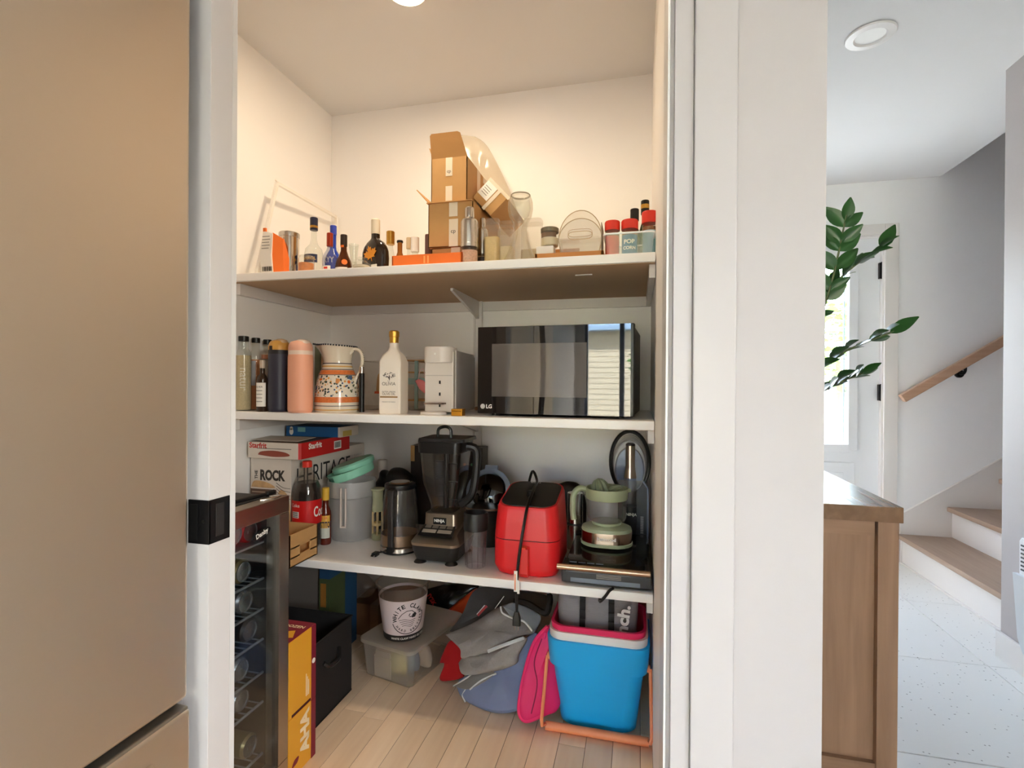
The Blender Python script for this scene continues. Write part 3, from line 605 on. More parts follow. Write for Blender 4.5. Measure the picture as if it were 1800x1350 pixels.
# cardboard boxes
def carton(name, lab, X0, X1, Y0, Y1, z0, z1, flaps=(), mats=card):
    t = thing(name, lab, 'box', ((X0+X1)/2, Y0, z0)); w = X1-X0; d = Y1-Y0; h = z1-z0; e = .003
    bm = nb(); box(bm, -w/2, w/2, 0, e, 0, h); box(bm, -w/2, w/2, d-e, d, 0, h); box(bm, -w/2, -w/2+e, 0, d, 0, h); box(bm, w/2-e, w/2, 0, d, 0, h); box(bm, -w/2, w/2, 0, d, 0, e); part('body', bm, mats, t)
    return t, w, d, h
X0, X1 = onY(757, 450, 1.78).x, onY(826, 450, 1.78).x
zA, zB, zC = onY(790, 434, 1.78).z, onY(790, 356, 1.78).z, onY(790, 277, 1.80).z
t, w, d, h = carton('cardboard_box', 'squat lowest box of the cardboard stack on the top shelf', X0, X1, 1.79, 2.12, Z1, zA, ()); bm = nb(); box(bm, -w/2, w/2, 0, d, h-.003, h); part('lid', bm, card, t)
bm = nb(); box(bm, .0, .035, -.001, .0, 0, h); part('tape', bm, tape, t)
X0, X1 = onY(753, 400, 1.78).x, onY(831, 400, 1.78).x
t, w, d, h = carton('cardboard_box', 'middle open cardboard box of the stack with taped front', X0, X1, 1.78, 2.16, zA+.001, zB)
bm = nb(); box(bm, -.005, .030, -.001, 0, 0, h*.62); part('tape', bm, tape, t); bm = nb(); box(bm, -.005, .028, -.001, 0, h*.68, h); part('tape', bm, tape, t)
text(t, 'cp', .018, ink, T(.012, -.0016, h*.32) @ RX(PI/2), bold=0)
bm = nb(); box(bm, -w/2-.004, w/2, -.01, .10, h-.0005, h+.003); part('flap', bm, card, t)
bm = nb(); box(bm, -.085, 0, .0, .3, -.0015, .0015, Mx=T(-w/2, .02, h+.002) @ RY(math.radians(48))); part('flap', bm, card, t)
X0, X1 = onY(758, 330, 1.80).x, onY(821, 330, 1.80).x
t, w, d, h = carton('cardboard_box', 'topmost open cardboard box with raised front flap', X0, X1, 1.80, 2.25, zB+.004, zC)
bm = nb(); box(bm, -.013, .013, -.001, 0, h*.6, h); part('tape', bm, tape, t); bm = nb(); box(bm, -.013, .013, -.001, 0, 0, h*.38); part('tape', bm, tape, t)
text(t, 'cp', .015, ink, T(0, -.0016, h*.68) @ RX(PI/2), bold=0)
bm = nb(); prism(bm, [(-w/2, 0), (w/2, 0), (w/2-.025, .085), (w/2-.035, .09), (-w/2+.004, .09), (-w/2-.002, .083)], -.0015, .0015, T(0, .002, h) @ RX(math.radians(90+8))); part('flap', bm, cardd, t, 10)
bm = nb(); box(bm, -.0015, .0015, 0, .30, 0, .06, Mx=T(-w/2, .03, h) @ RY(math.radians(-20))); part('flap', bm, card, t)
bm = nb(); box(bm, w/2-.0005, w/2+.001, .12, .16, 0, h); part('tape', bm, tape, t); bm = nb(); box(bm, w/2-.0005, w/2+.001, .2, .38, h*.86, h); part('tape', bm, tape, t)
# tilted shipping box + bubble wrap behind
c = onY(864, 350, 1.90); ex, ez = .078, .06
t = thing('shipping_box', 'tilted cardboard parcel with address label leaning behind the stack', 'box', (c.x, 1.88, c.z)); t.rotation_euler = (0, math.radians(47), 0)
bm = nb(); box(bm, -ex/1.5, ex/1.5, 0, .30, -ez/1.3, ez/1.3, .001); part('body', bm, card, t)
bm = nb(); box(bm, -.052, .0, -.001, 0, -.02, .04); part('label', bm, white, t); bm = nb(); box(bm, -.054, .06, -.0012, -.0002, .040, .053); part('tape', bm, tape, t); bm = nb(); box(bm, .004, .018, -.0012, -.0002, -.05, .04); part('tape', bm, tape, t)
for k in range(4):
    bm = nb(); box(bm, -.046+.001*k, -.015, -.0018, -.001, .02-k*.009, .023-k*.009); part('print_line', bm, M('grey_ink', (150, 146, 140), .6), t)
wrap = THIN('plastic_wrap', (248, 244, 236), .16, .2)
bm = nb(); P = [onY(835, 240, 2.28), onY(860, 262, 2.28), onY(900, 345, 2.3), onY(912, 400, 2.3), onY(890, 455, 2.3), onY(840, 455, 2.3), onY(800, 300, 2.28), onY(790, 242, 2.28)]
for q in P: q.z = max(q.z, Z1+.004)
pillow(bm, P, (0, -1, 0), .035, .02, .012, 3, 14); solo('plastic_wrap', bm, wrap, 'crumpled clear plastic wrap behind the cardboard stack', 'wrap')
# grinders
for i, (u0, u1, vt, Y, lab) in enumerate(((810, 841, 365, 1.755, 'steel salt grinder with pink salt at the shelf edge'), (841, 856, 384, 1.845, 'second steel grinder standing behind the pink salt grinder'))):
    x, y, r, h = cyl(u0, u1, vt, Z1, Y)
    if i: r *= 1.25
    t = thing('spice_grinder', lab, 'grinder', (x, y, Z1), 0, None)
    bm = nb(); lathe(bm, ((r*.98, h*.36), (r, h*.37), (r, h*.74), (r*.9, h*.78), (r*.55, h*.82), (r*.55, h*.97), (r*.45, h)), 32); part('steel_body', bm, steel, t)
    bm = nb(); lathe(bm, ((r*1.02, h*.30), (r*1.02, h*.36)), 32); part('collar', bm, steel, t)
    bm = nb(); lathe(bm, ((r*.96, 0), (r, .004), (r, h*.30)), 32); part('glass_jar', bm, glass, t)
    bm = nb(); lathe(bm, ((r*.9, .004), (r*.92, .008), (r*.92, h*.24)), 24); part('salt', bm, M('pink_salt', (226, 176, 150), .7, noise_=(150, .35), bump=(200, .8)) if not i else M('pepper', (80, 66, 56), .8, noise_=(150, .4)), t)
# clear storage containers with grain
for u0, u1, vt, Y, fillc, fh, lab in ((850, 876, 384, 1.80, (222, 196, 140), .62, 'tall clear container of pale rice behind the steel grinders'), (876, 902, 388, 1.98, (222, 176, 96), .5, 'clear container of yellow lentils left of the glass decanter'), (872, 900, 402, 1.83, (214, 196, 158), .55, 'short clear container of oats left of the glass decanter'), (915, 952, 384, 1.96, (216, 200, 168), .45, 'clear container of flour behind the glass decanter')):
    a, b = onY(u0, vt, Y), onY(u1, vt, Y); w = b.x-a.x; h = a.z-Z1
    t = thing('storage_container', lab, 'container', ((a.x+b.x)/2, Y+w*.4, Z1))
    bm = nb(); rloft(bm, [(w*.9, w*.8, 0, .012), (w, w*.9, h*.05, .014), (w, w*.9, h*.8, .014), (w*.86, w*.7, h*.93, .014)], c1=False); part('body', bm, glass2, t)
    bm = nb(); rloft(bm, [(w*.9, w*.74, h*.93, .014), (w*.92, w*.76, h*.95, .014), (w*.9, w*.74, h, .014)]); part('lid', bm, glass2, t)
    bm = nb(); rloft(bm, [(w*.86, w*.76, .004, .01), (w*.95, w*.85, h*.05, .012), (w*.95, w*.85, h*fh, .012)]); part('contents', bm, M('grain_%d' % u0, fillc, .8, noise_=(120, .15)), t)
# decanter: double-wall bulb over a flared base
x, y, r, h = cyl(893, 937, 342, Z1, 1.77)
t = thing('glass_decanter', 'clear glass hourglass decanter with round bulb top', 'decanter', (x, y, Z1))
bm = nb(); lathe(bm, [(a*r, b*h) for a, b in ((1.35, 0), (1.38, .02), (1.0, .16), (.62, .36), (.5, .48), (.62, .58), (.9, .68), (1.0, .78), (.98, .88), (.82, .97), (.72, 1.0), (.66, .985), (.62, .95))], 40, c1=False); part('body', bm, THIN('decanter_glass', (246, 245, 240), .10, .04), t)
bm = nb(); lathe(bm, [(a*r, b*h) for a, b in ((.70, .985), (.76, .995), (.80, .985), (.76, .975), (.70, .985))], 36, c0=False, c1=False); part('rim', bm, M('glass_rim', (190, 182, 168), .1, tr=.5), t)
bm = nb(); lathe(bm, [(a*r, b*h) for a, b in ((.25, .60), (.7, .70), (.82, .80), (.70, .94))], 32, c0=True, c1=False); part('inner_wall', bm, glass, t)
# wooden tray with jar, white carton, clear bins
a, b = onY(940, 450, 1.74), onY(1061, 445, 1.74); w = b.x-a.x
t = thing('wooden_tray', 'shallow bamboo tray under the clear rounded bins', 'tray', (a.x, 1.74, Z1)); hz = onY(1000, 443, 1.74).z-Z1
bm = nb(); box(bm, 0, w, 0, .33, 0, .006); box(bm, 0, w, 0, .008, 0, hz, .001); box(bm, 0, .008, 0, .33, 0, hz); box(bm, w-.008, w, 0, .33, 0, hz); part('tray', bm, M('bamboo', (192, 132, 70), .5, wood=((176, 116, 58), 'x', 1)), t)
bm = nb(); box(bm, 0, w*.5, .322, .33, 0, .12, .001); part('back_board', bm, M('bamboo', (192, 132, 70), .5), t)
tw = a.x
a, b = onY(943, 443, 1.78), onY(973, 443, 1.78); zz = onY(960, 433, 1.78).z
bm = nb(); box(bm, 0, b.x-a.x, 0, .05, 0, zz-Z1-.006, .001); solo('white_carton', bm, white, 'small white carton under the lidded glass jar', 'box', (a.x, 1.775, Z1+.0065))
x, y, r, h = cyl(951, 982, 402, zz+.001, 1.80)
t = thing('lidded_jar', 'glass jar with dark metal lid on the white carton', 'jar', (x, y, zz+.001))
bm = nb(); lathe(bm, ((r*.9, 0), (r, .004), (r, h*.75)), 28); part('jar', bm, glass, t)
bm = nb(); lathe(bm, ((r*.88, .003), (r*.95, .006), (r*.95, h*.45)), 28); part('contents', bm, M('cream_powder', (222, 206, 176), .8), t)
bm = nb(); patch(bm, r, h*.45, h*.7, -2.6, -.6); part('label', bm, M('brown_label', (120, 96, 76), .6), t)
bm = nb(); lathe(bm, ((r*.96, h*.75), (r*1.03, h*.77), (r*1.03, h*.97), (r*.95, h)), 28); part('lid', bm, M('dark_lid', (122, 112, 92), .35, .6), t)
for k, (dy, lab) in enumerate(((0, 'front clear rounded bin with handle slot on the bamboo tray'), (.09, 'rear clear rounded bin nested behind its twin on the tray'))):
    Y = 1.80+dy; a, b = onY(982, 440, Y), onY(1058, 440, Y); zt = onY(1020, 370+14*(1-k), Y).z; w = (b.x-a.x); h = zt-Z1-.0065; c = (a.x+b.x)/2
    t = thing('clear_bin', lab, 'bin', (c, Y, Z1+.0065))
    out = [(-w*.34, 0), (w*.34, 0), (w*.42, h*.08), (w*.5, h*.5)]+[(w*.5*math.cos(i*PI/16), h*.5+h*.5*math.sin(i*PI/16)) for i in range(1, 16)]+[(-w*.5, h*.5), (-w*.42, h*.08)]
    bm = nb(); prism(bm, out, -.003, 0, FRONT); part('front_wall', bm, glass2, t)
    o2 = [(-w*.32, .004), (w*.32, .004), (w*.40, h*.1), (w*.48, h*.5), (w*.48, h*.52), (-w*.48, h*.52), (-w*.48, h*.5), (-w*.40, h*.1)]
    bm = nb(); loft(bm, [[(x, y_, z) for x, z in o2] for y_ in (.003, .07)], False, True); part('basin', bm, glass2, t)
    bm = nb(); tube(bm, [(x, -.001, z) for x, z in out], .0016, 5, close=True); part('edge', bm, M('bin_edge', (206, 188, 160), .2, tr=.3), t)
    sl = [(w*.28*math.copysign(1, math.cos(q))*abs(math.cos(q))**.4, h*.60+.014*math.sin(q)) for q in [2*PI*i/24 for i in range(24)]]
    bm = nb(); tube(bm, [(x, -.002, z) for x, z in sl], .0013, 5, close=True); part('handle_slot', bm, M('slot_edge', (176, 156, 128), .3), t)
# spice bin
Y = 1.735; a, b = onY(1061, 444, Y), onY(1151, 440, Y); w = b.x-a.x; h = onY(1100, 410, Y).z-Z1
t = thing('spice_bin', 'clear plastic bin holding red-lidded spice jars', 'bin', ((a.x+b.x)/2, Y, Z1))
sb_ = THIN('bright_plastic', (250, 252, 254), .16, .12, (236, 244, 250))
bm = nb(); rloft(bm, [(w*.86, .15, 0, .012), (w, .17, h, .014)], c1=False, Mx=T(0, .08, 0)); part('bin', bm, sb_, t)
bm = nb(); tube(bm, rect(w, .17, h, .014, 5, 0, .08), .003, 6, close=True); part('rim', bm, M('bin_rim', (238, 244, 248), .2), t)
bx = (a.x+b.x)/2
def spice(u0, u1, vt, Y, lab, lc, base):
    x, y, r, h = cyl(u0, u1, vt, base, Y)
    s = thing('spice_jar', lab, 'jar', (x, y, base), 0, None)
    bm = nb(); lathe(bm, ((r*.9, 0), (r*.95, .003), (r*.95, h*.72), (r*.85, h*.78)), 24); part('jar', bm, glass, s)
    bm = nb(); lathe(bm, ((r*.85, .002), (r*.88, .005), (r*.88, h*.68)), 24); part('spice', bm, M('spice_brown', (150, 104, 70), .9, noise_=(100, .4)), s)
    bm = nb(); lathe(bm, ((r*.98, h*.76), (r, h*.77), (r, h*.97), (r*.93, h)), 28); part('lid', bm, red, s)
    bm = nb(); patch(bm, r*.95, h*.1, h*.6, -2.7, -.4); part('label', bm, lc, s)
    return s, r, h
spice(1063, 1090, 390, 1.80, 'left red-lidded spice jar with red label in the clear bin', M('red_label', (206, 84, 54), .5), Z1+.002)
s, r, h = spice(1092, 1122, 388, 1.80, 'red-lidded popcorn seasoning jar with blue label', M('blue_label', (64, 116, 150), .5), Z1+.002)
text(s, 'POP', .036, white, bend=cylbend(r*.95, h*.42, -1.6, .0014), bold=.04); text(s, 'CORN', .042, white, bend=cylbend(r*.95, h*.26, -1.6, .0014), bold=.04)
s, r, h = spice(1128, 1156, 373, 1.83, 'tallest red-lidded spice jar with pale blue label', M('pale_blue_label', (168, 204, 214), .5), Z1+.002)
for u0, u1, vt, Y, lab, cc in ((1107, 1124, 368, 1.95, 'green oil bottle with black cap behind the spice bin', blk), (1126, 1142, 353, 1.97, 'taller dark oil bottle with striped cap behind the spice bin', blk)):
    t, r, h = bottle('oil_bottle', lab, u0-4, u1+4, vt, Y, Z1, [(.95, 0), (1, .03), (1, .5), (.7, .62), (.5, .68), (.5, .97)], M('olive_glass', (74, 82, 22), .12, tr=.3), (.62, .80, 1), cc)
    if vt < 360:
        bm = nb(); lathe(bm, ((r*.64, h*.88), (r*.64, h*.94)), 20); part('cap_band', bm, gold, t)
bm = nb(); box(bm, -.001, .001, 0, .10, 0, .13); solo('recipe_card', bm, M('patterned_card', (150, 140, 118), .6, noise_=(90, .5)), 'patterned card standing at the left side of spice bin', 'card', (onY(1059, 440, 1.78).x-.004, 1.78, Z1))
# ================================================================== middle shelf
def floral():
    mt = M('floral_glaze', (238, 228, 208), .12); t = mt.node_tree; b = t.nodes['Principled BSDF']
    tc = t.nodes.new('ShaderNodeTexCoord'); v = t.nodes.new('ShaderNodeTexVoronoi'); v.inputs['Scale'].default_value = 95; t.links.new(tc.outputs['Object'], v.inputs['Vector'])
    v2 = t.nodes.new('ShaderNodeTexVoronoi'); v2.inputs['Scale'].default_value = 34; t.links.new(tc.outputs['Object'], v2.inputs['Vector'])
    def cell(vv, th, cols, prev):
        lt = t.nodes.new('ShaderNodeMath'); lt.operation = 'LESS_THAN'; lt.inputs[1].default_value = th; t.links.new(vv.outputs['Distance'], lt.inputs[0])
        sp = t.nodes.new('ShaderNodeSeparateColor'); t.links.new(vv.outputs['Color'], sp.inputs[0])
        cr = t.nodes.new('ShaderNodeValToRGB'); cr.color_ramp.interpolation = 'CONSTANT'
        el = cr.color_ramp.elements; el[0].color = lin(cols[0]); el[0].position = 0; el[1].position = 1/len(cols); el[1].color = lin(cols[1])
        for i, c in enumerate(cols[2:], 2): e = el.new(i/len(cols)); e.color = lin(c)
        t.links.new(sp.outputs[0], cr.inputs[0])
        mx = t.nodes.new('ShaderNodeMix'); mx.data_type = 'RGBA'; t.links.new(lt.outputs[0], mx.inputs[0]); t.links.new(cr.outputs[0], mx.inputs[7])
        if prev is None: mx.inputs[6].default_value = lin((238, 228, 208))
        else: t.links.new(prev, mx.inputs[6])
        return mx.outputs[2]
    o = cell(v, .42, [(62, 74, 66), (238, 228, 208), (70, 92, 122), (84, 96, 70), (224, 160, 80)], None)
    o = cell(v2, .36, [(222, 112, 52), (84, 110, 146), (226, 150, 80), (238, 228, 208)], o)
    t.links.new(o, b.inputs['Base Color']); return mt
# tall bottles at the left
tallp = [(.92, 0), (1, .02), (1, .74), (.9, .79), (.62, .83), (.6, .94)]
rice = M('rice_fill', (206, 186, 148), .8, noise_=(160, .25), bump=(200, .6))
t, r, h = bottle('tall_rice_bottle', 'tall glass bottle filled with rice grains, black lid', 414, 443, 591, 1.76, Z2, tallp, glass, (.66, .93, 1), blk, liquid=.74, lm=rice)
text(t, 'natur', h*.3, M('white_ink', (226, 220, 206), .6), bend=lambda x, y: Vector(((r+.001)*math.cos(-.9+y/r), (r+.001)*math.sin(-.9+y/r), h*.42-x)), bold=0)
t, r, h = bottle('tall_pasta_bottle', 'tall glass bottle with orange contents and black lid', 439, 461, 594, 1.81, Z2, tallp, glass, (.7, .93, 1), blk, liquid=.7, lm=M('orange_lentils', (206, 138, 92), .8, noise_=(160, .2)))
bm = nb(); patch(bm, r, h*.34, h*.68, -2.2, -.9); part('label', bm, M('blue_grey_label', (178, 178, 182), .6), t)
t, r, h = bottle('tall_syrup_bottle', 'tall glass bottle with peach neck band behind the navy flask', 459, 481, 597, 1.88, Z2, tallp, glass, (.7, .93, 1), blk)
bm = nb(); lathe(bm, ((r*1.01, h*.72), (r*1.01, h*.78)), 24); part('neck_band', bm, M('peach_band', (214, 150, 120), .6), t)
t, r, h = bottle('vanilla_bottle', 'small dark brown bottle with cream printed label', 451, 472, 633, 1.725, Z2, [(.92, 0), (1, .03), (1, .6), (.8, .68), (.42, .74), (.42, .95)], M('brown_glass', (62, 44, 32), .1, tr=.3), (.5, .84, 1), M('clear_cap', (190, 170, 150), .3))
bm = nb(); patch(bm, r, h*.10, h*.56, -2.9, -.3); part('label', bm, white, t); text(t, 'SILVER', r*1.3, ink, bend=cylbend(r, h*.48, -1.5, .0014), bold=0)
for k in range(4):
    bm = nb(); patch(bm, r, h*(.40-.07*k), h*(.415-.07*k), -2.2+.1*(k % 2), -.9, e=.0012); part('print_line', bm, M('grey_ink', (150, 146, 140), .6), t)
# flasks
def flask(u0, u1, vt, Y, lab, bc, lidc, tabc, bandc):
    x, y, r, h = cyl(u0, u1, vt, Z2, Y)
    t = thing('water_flask', lab, 'flask', (x, y, Z2), 0, None); bmt = M('flask_%d' % u0, bc, .45); lm = M('flask_lid_%d' % u0, lidc, .45)
    bm = nb(); lathe(bm, ((r*.9, 0), (r*.98, .006), (r, .012), (r, h*.76), (r*.97, h*.79)), 36); part('body', bm, bmt, t)
    bm = nb(); lathe(bm, ((r*.97, h*.79), (r*.97, h*.845)), 36); part('collar', bm, M('flask_collar_%d' % u0, bandc, .5), t)
    bm = nb(); loft(bm, [ring(a*r, a*r, z*h, 36, 2, dx*r, 0) for a, z, dx in ((.97, .845, 0), (.97, .89, 0), (.92, .93, 0), (.78, .965, 0), (.45, .985, .05))]); part('lid', bm, lm, t)
    bm = nb(); loft(bm, [ring(a*r, b*r, z*h, 24, 2.6, dx*r, -.05*r) for a, b, z, dx in ((.50, .55, .90, .36), (.50, .55, .95, .34), (.44, .5, .985, .28), (.25, .3, 1.0, .2))]); part('carry_tab', bm, M('flask_tab_%d' % u0, tabc, .45), t)
    return t, r, h
t, r, h = flask(471, 511, 596, 1.75, 'matte navy water flask with mustard and beige lid', (50, 50, 66), (206, 154, 74), (190, 164, 134), (34, 34, 42))
bm = nb(); box(bm, -r*.35, -r*.0, -r*1.0, -r*.9, h*.84, h*.90, .002); part('latch', bm, M('flask_latch', (50, 38, 32), .5), t)
t, r, h = flask(506, 551, 597, 1.728, 'matte peach pink water flask with white carry tab', (234, 168, 138), (228, 172, 148), (232, 214, 198), (230, 208, 192))
text(t, 'owala', h*.13, M('grey_ink', (150, 146, 140), .6), bend=lambda x, y: Vector(((r+.001)*math.cos(-2.75+y/r), (r+.001)*math.sin(-2.75+y/r), h*.22+x)), bold=0)
# books behind
for u0, u1, vt, c, lab in ((551, 561, 605, (104, 110, 88), 'olive green book standing behind the peach flask'), (562, 570, 611, (178, 158, 132), 'beige book standing behind the painted pitcher')):
    a, b = onY(u0, vt, 1.93), onY(u1, vt, 1.93)
    t = thing('book', lab, 'book', (a.x, 1.94, Z2)); w = b.x-a.x; h = a.z-Z2
    bm = nb(); box(bm, 0, w, 0, .003, 0, h, .001); box(bm, 0, .002, 0, .16, 0, h); box(bm, w-.002, w, 0, .16, 0, h); part('cover', bm, M('book_%d' % u0, c, .6), t)
    bm = nb(); box(bm, .002, w-.002, .004, .155, .003, h-.003); part('pages', bm, white, t)
# pitcher
x, y, r, h = cyl(553, 634, 606, Z2, 1.845)
pt_ = thing('painted_pitcher', 'cream ceramic pitcher painted with orange and blue flowers', 'pitcher', (x, y, Z2))
cream = M('cream_glaze', (236, 224, 202), .1, coat=.4); navy = M('navy_glaze', (52, 54, 66), .2); org = M('orange_glaze', (222, 124, 66), .2, noise_=(120, .3)); yel = M('yellow_glaze', (220, 172, 96), .2)
def band(prof, mt, nm='band'):
    bm = nb(); lathe(bm, [(a*r, b*h) for a, b in prof], 44, c0=False, c1=False); return part(nm, bm, mt, pt_)
body = [(.96, 0), (1, .02), (1.0, .10), (.985, .22), (.95, .34), (.89, .46), (.81, .55), (.72, .61), (.66, .66), (.64, .70)]
def br(z):
    for (a, p), (b, q) in zip(body, body[1:]):
        if p <= z <= q: return a+(b-a)*(z-p)/(q-p)
bm = nb(); lathe(bm, [(a*r, b*h) for a, b in body], 44, c1=False); part('body', bm, cream, pt_)
def zone(z0, z1, mt, e=.004): band([(br(z0+(z1-z0)*i/5)+e, z0+(z1-z0)*i/5) for i in range(6)], mt)
zone(.025, .04, yel, .006); zone(.085, .095, navy, .006); zone(.14, .22, org, .005); zone(.225, .535, floral(), .004); zone(.54, .548, navy, .006); zone(.55, .615, org, .005); zone(.62, .63, navy, .006); zone(.66, .68, yel, .006)
def topring(a, z, sp):
    o = []
    for i in range(44):
        q = 2*PI*(i+.5)/44; s = max(0, -math.cos(q))**6; o.append(((a*math.cos(q)-sp*s)*r, a*(1-.25*s)*math.sin(q)*r, (z+.03*s*(sp > .1)-.02*max(0, math.cos(q))*(z > .9))*h))
    return o
bm = nb(); loft(bm, [topring(a, z, s) for a, z, s in ((.64, .70, 0), (.62, .74, 0), (.64, .80, .08), (.70, .88, .22), (.80, .96, .34), (.84, .985, .38), (.78, .975, .36), (.66, .88, .2))], False, False); part('neck', bm, cream, pt_)
bm = nb(); lathe(bm, ((r*.635, h*.705), (r*.64, h*.712), (r*.635, h*.72)), 44, c0=False, c1=False); part('neck_line', bm, navy, pt_)
tr_ = topring(.845, .987, .385); bm = nb()
for i in range(0, 44): box(bm, -.0022, .0022, -.0022, .0022, -.003, .003, Mx=T(*tr_[i]))
part('rim_dashes', bm, navy, pt_)
hp = spl([(r*.62, 0, h*.86), (r*.85, 0, h*.93), (r*1.15, 0, h*.90), (r*1.28, 0, h*.78), (r*1.18, 0, h*.62), (r*.98, 0, h*.50), (r*.90, 0, h*.42), (r*.93, 0, h*.37)], 6)
bm = nb(); tube(bm, hp, .0075, 10); hd = part('handle', bm, cream, pt_)
bm = nb()
for i in range(6, len(hp)-6, 1):
    n_ = (hp[i+1]-hp[i-1]).normalized(); q = Vector((n_.z, 0, -n_.x)); q = q if q.x+q.z*.3 > -.2 else -q
    tube(bm, (hp[i]+q*.0068-Vector((0, .005, 0)), hp[i]+q*.0082), .0013, 4)
part('handle_dashes', bm, navy, hd)
# white olive-oil bottle
a, b = onY(665, 727, 1.735), onY(698, 727, 1.735); w = (b.x-a.x)*1.12; zt = onY(688, 580, 1.75).z-Z2
t = thing('olive_oil_bottle', 'square white olive oil bottle with gold cap and tree print', 'bottle', ((a.x+b.x)/2+.003, 1.735+w/2, Z2), math.radians(4))
wm = M('white_bottle', (236, 226, 212), .3)
bm = nb(); rloft(bm, [(w*.94, w*.94, 0, .008), (w, w, .004, .008), (w, w, zt*.62, .008), (w*.8, w*.8, zt*.70, .012), (w*.46, w*.46, zt*.76, .014), (w*.37, w*.37, zt*.80, .012), (w*.36, w*.36, zt*.86, .012)]); part('body', bm, wm, t)
bm = nb(); lathe(bm, ((w*.20, zt*.85), (w*.205, zt*.92), (w*.225, zt*.925), (w*.225, zt*.985), (w*.17, zt)), 24); part('cap', bm, gold, t)
dkb = M('dark_brown_ink', (74, 62, 52), .6)
F = lambda z: T(-w*.02, -w/2-.0008, z) @ RX(PI/2)
text(t, 'OLIVIA', w*.62, dkb, F(zt*.36), bold=0); text(t, 'LA', w*.1, dkb, F(zt*.395), bold=0)
text(t, 'EXTRA VIRGIN', w*.6, dkb, F(zt*.265), bold=0); text(t, 'OLIVE OIL', w*.6, dkb, F(zt*.24), bold=0)
bm = nb(); box(bm, -w*.42, w*.38, -w/2-.0008, -w/2, zt*.195, zt*.212); part('gold_band', bm, M('gold_print', (150, 112, 60), .5), t)
text(t, 'PRODUCT OF GREECE', w*.6, dkb, F(zt*.145), bold=0)
bm = nb(); random.seed(2)
for i in range(60):
    q, k = random.uniform(0, 2*PI), random.uniform(.2, 1)**.5; cx, cz = math.cos(q)*k*w*.28, zt*.46+math.sin(q)*k*zt*.035
    box(bm, cx-w*.018, cx+w*.018, -w/2-.0008, -w/2, cz-w*.012, cz+w*.012)
box(bm, -w*.02, w*.02, -w/2-.0008, -w/2, zt*.405, zt*.46); part('tree_print', bm, dkb, t)
# black tube
x, y, r, h = cyl(631, 641, 645, Z2, 1.83)
t = thing('black_tube', 'slim black tube standing beside the pitcher handle', 'tube', (x, y, Z2)); bm = nb(); lathe(bm, ((r, 0), (r, h*.85), (r*.9, h*.86)), 20); part('body', bm, blk, t); bm = nb(); lathe(bm, ((r*.8, h*.86), (r*.8, h)), 20); part('cap', bm, steel, t)
# clear snack bin
a, b = onY(637, 635, 1.96), onY(690, 635, 1.96); w = b.x-a.x; h = a.z-Z2
t = thing('snack_bin', 'clear plastic bin of brown snacks behind the white oil bottle', 'bin', ((a.x+b.x)/2, 2.10, Z2))
bm = nb(); rloft(bm, [(w*.94, .26, 0, .012), (w, .28, h, .014)], c1=False); part('bin', bm, glass2, t)
bm = nb(); tube(bm, rect(w, .28, h, .014, 5), .0025, 6, close=True); part('rim', bm, glass2, t)
random.seed(5)
for i in range(7):
    bm = nb(); r_ = random.uniform(.018, .026); lathe(bm, [(r_*math.sin(PI*k/8), r_*.8-r_*.8*math.cos(PI*k/8)) for k in range(9)], 14); o = part('snack', bm, M('date_brown', (112, 74, 56), .6, noise_=(60, .3)), t); o.location = (random.uniform(-w*.3, w*.3), -.09+.03*i, .004+(i % 2)*.02)
bm = nb(); pillow(bm, [Vector((-w*.38, -.05, .075)), Vector((-w*.32, -.05, .15)), Vector((-w*.1, -.05, .155)), Vector((w*.30, -.05, .09)), Vector((w*.35, -.05, .07))], (0, -1, 0), .014, .014, .003, 2, 20, 40); part('snack_bag', bm, M('tan_bag', (206, 156, 90), .5), t)
bm = nb(); box(bm, -w*.38, -w*.02, -.066, -.06, .068, .078); part('orange_tag', bm, M('orange_tag', (230, 84, 34), .5), t)
# clear organiser with utensils
a, b = onY(708, 622, 1.98), onY(752, 622, 1.98); w = b.x-a.x; h = onY(730, 626, 1.98).z-Z2
t = thing('utensil_organiser', 'clear tiered organiser with teal and pink utensils behind the oil bottle', 'organiser', ((a.x+b.x)/2, 2.10, Z2))
bm = nb(); rloft(bm, [(w, .2, 0, .01), (w, .2, h, .01)], c1=False); part('bin', bm, glass2, t)
for z in (.2, .72, .94):
    bm = nb(); box(bm, -w*.49, w*.49, -.095, .095, h*z-.006, h*z, .001); part('tier', bm, M('tan_tier', (188, 140, 84), .5), t)
bm = nb(); box(bm, -.008, .008, -.112, -.102, .005, h*.92, .003); box(bm, -w*.5, w*.5, -.112, -.104, h*.48, h*.60, .004); part('teal_spatula', bm, M('teal_plastic', (142, 172, 168), .4), t)
bm = nb(); pillow(bm, [Vector((0, -.118, h*.55)), Vector((.02, -.118, h*.58)), Vector((.05, -.118, h*.50)), Vector((.05, -.118, h*.32)), Vector((.02, -.118, h*.40))], (0, -1, 0), .008, .006, .001, 2, 20, 30); part('pink_scoop', bm, M('coral_pink', (226, 130, 128), .5), t)
bm = nb(); tube(bm, spl(((.012, -.116, h*.56), (.02, -.116, h*.72), (.035, -.116, h*.76), (.045, -.116, h*.56))), .002, 6); part('handle_loop', bm, M('pale_pink', (226, 196, 190), .5), t)
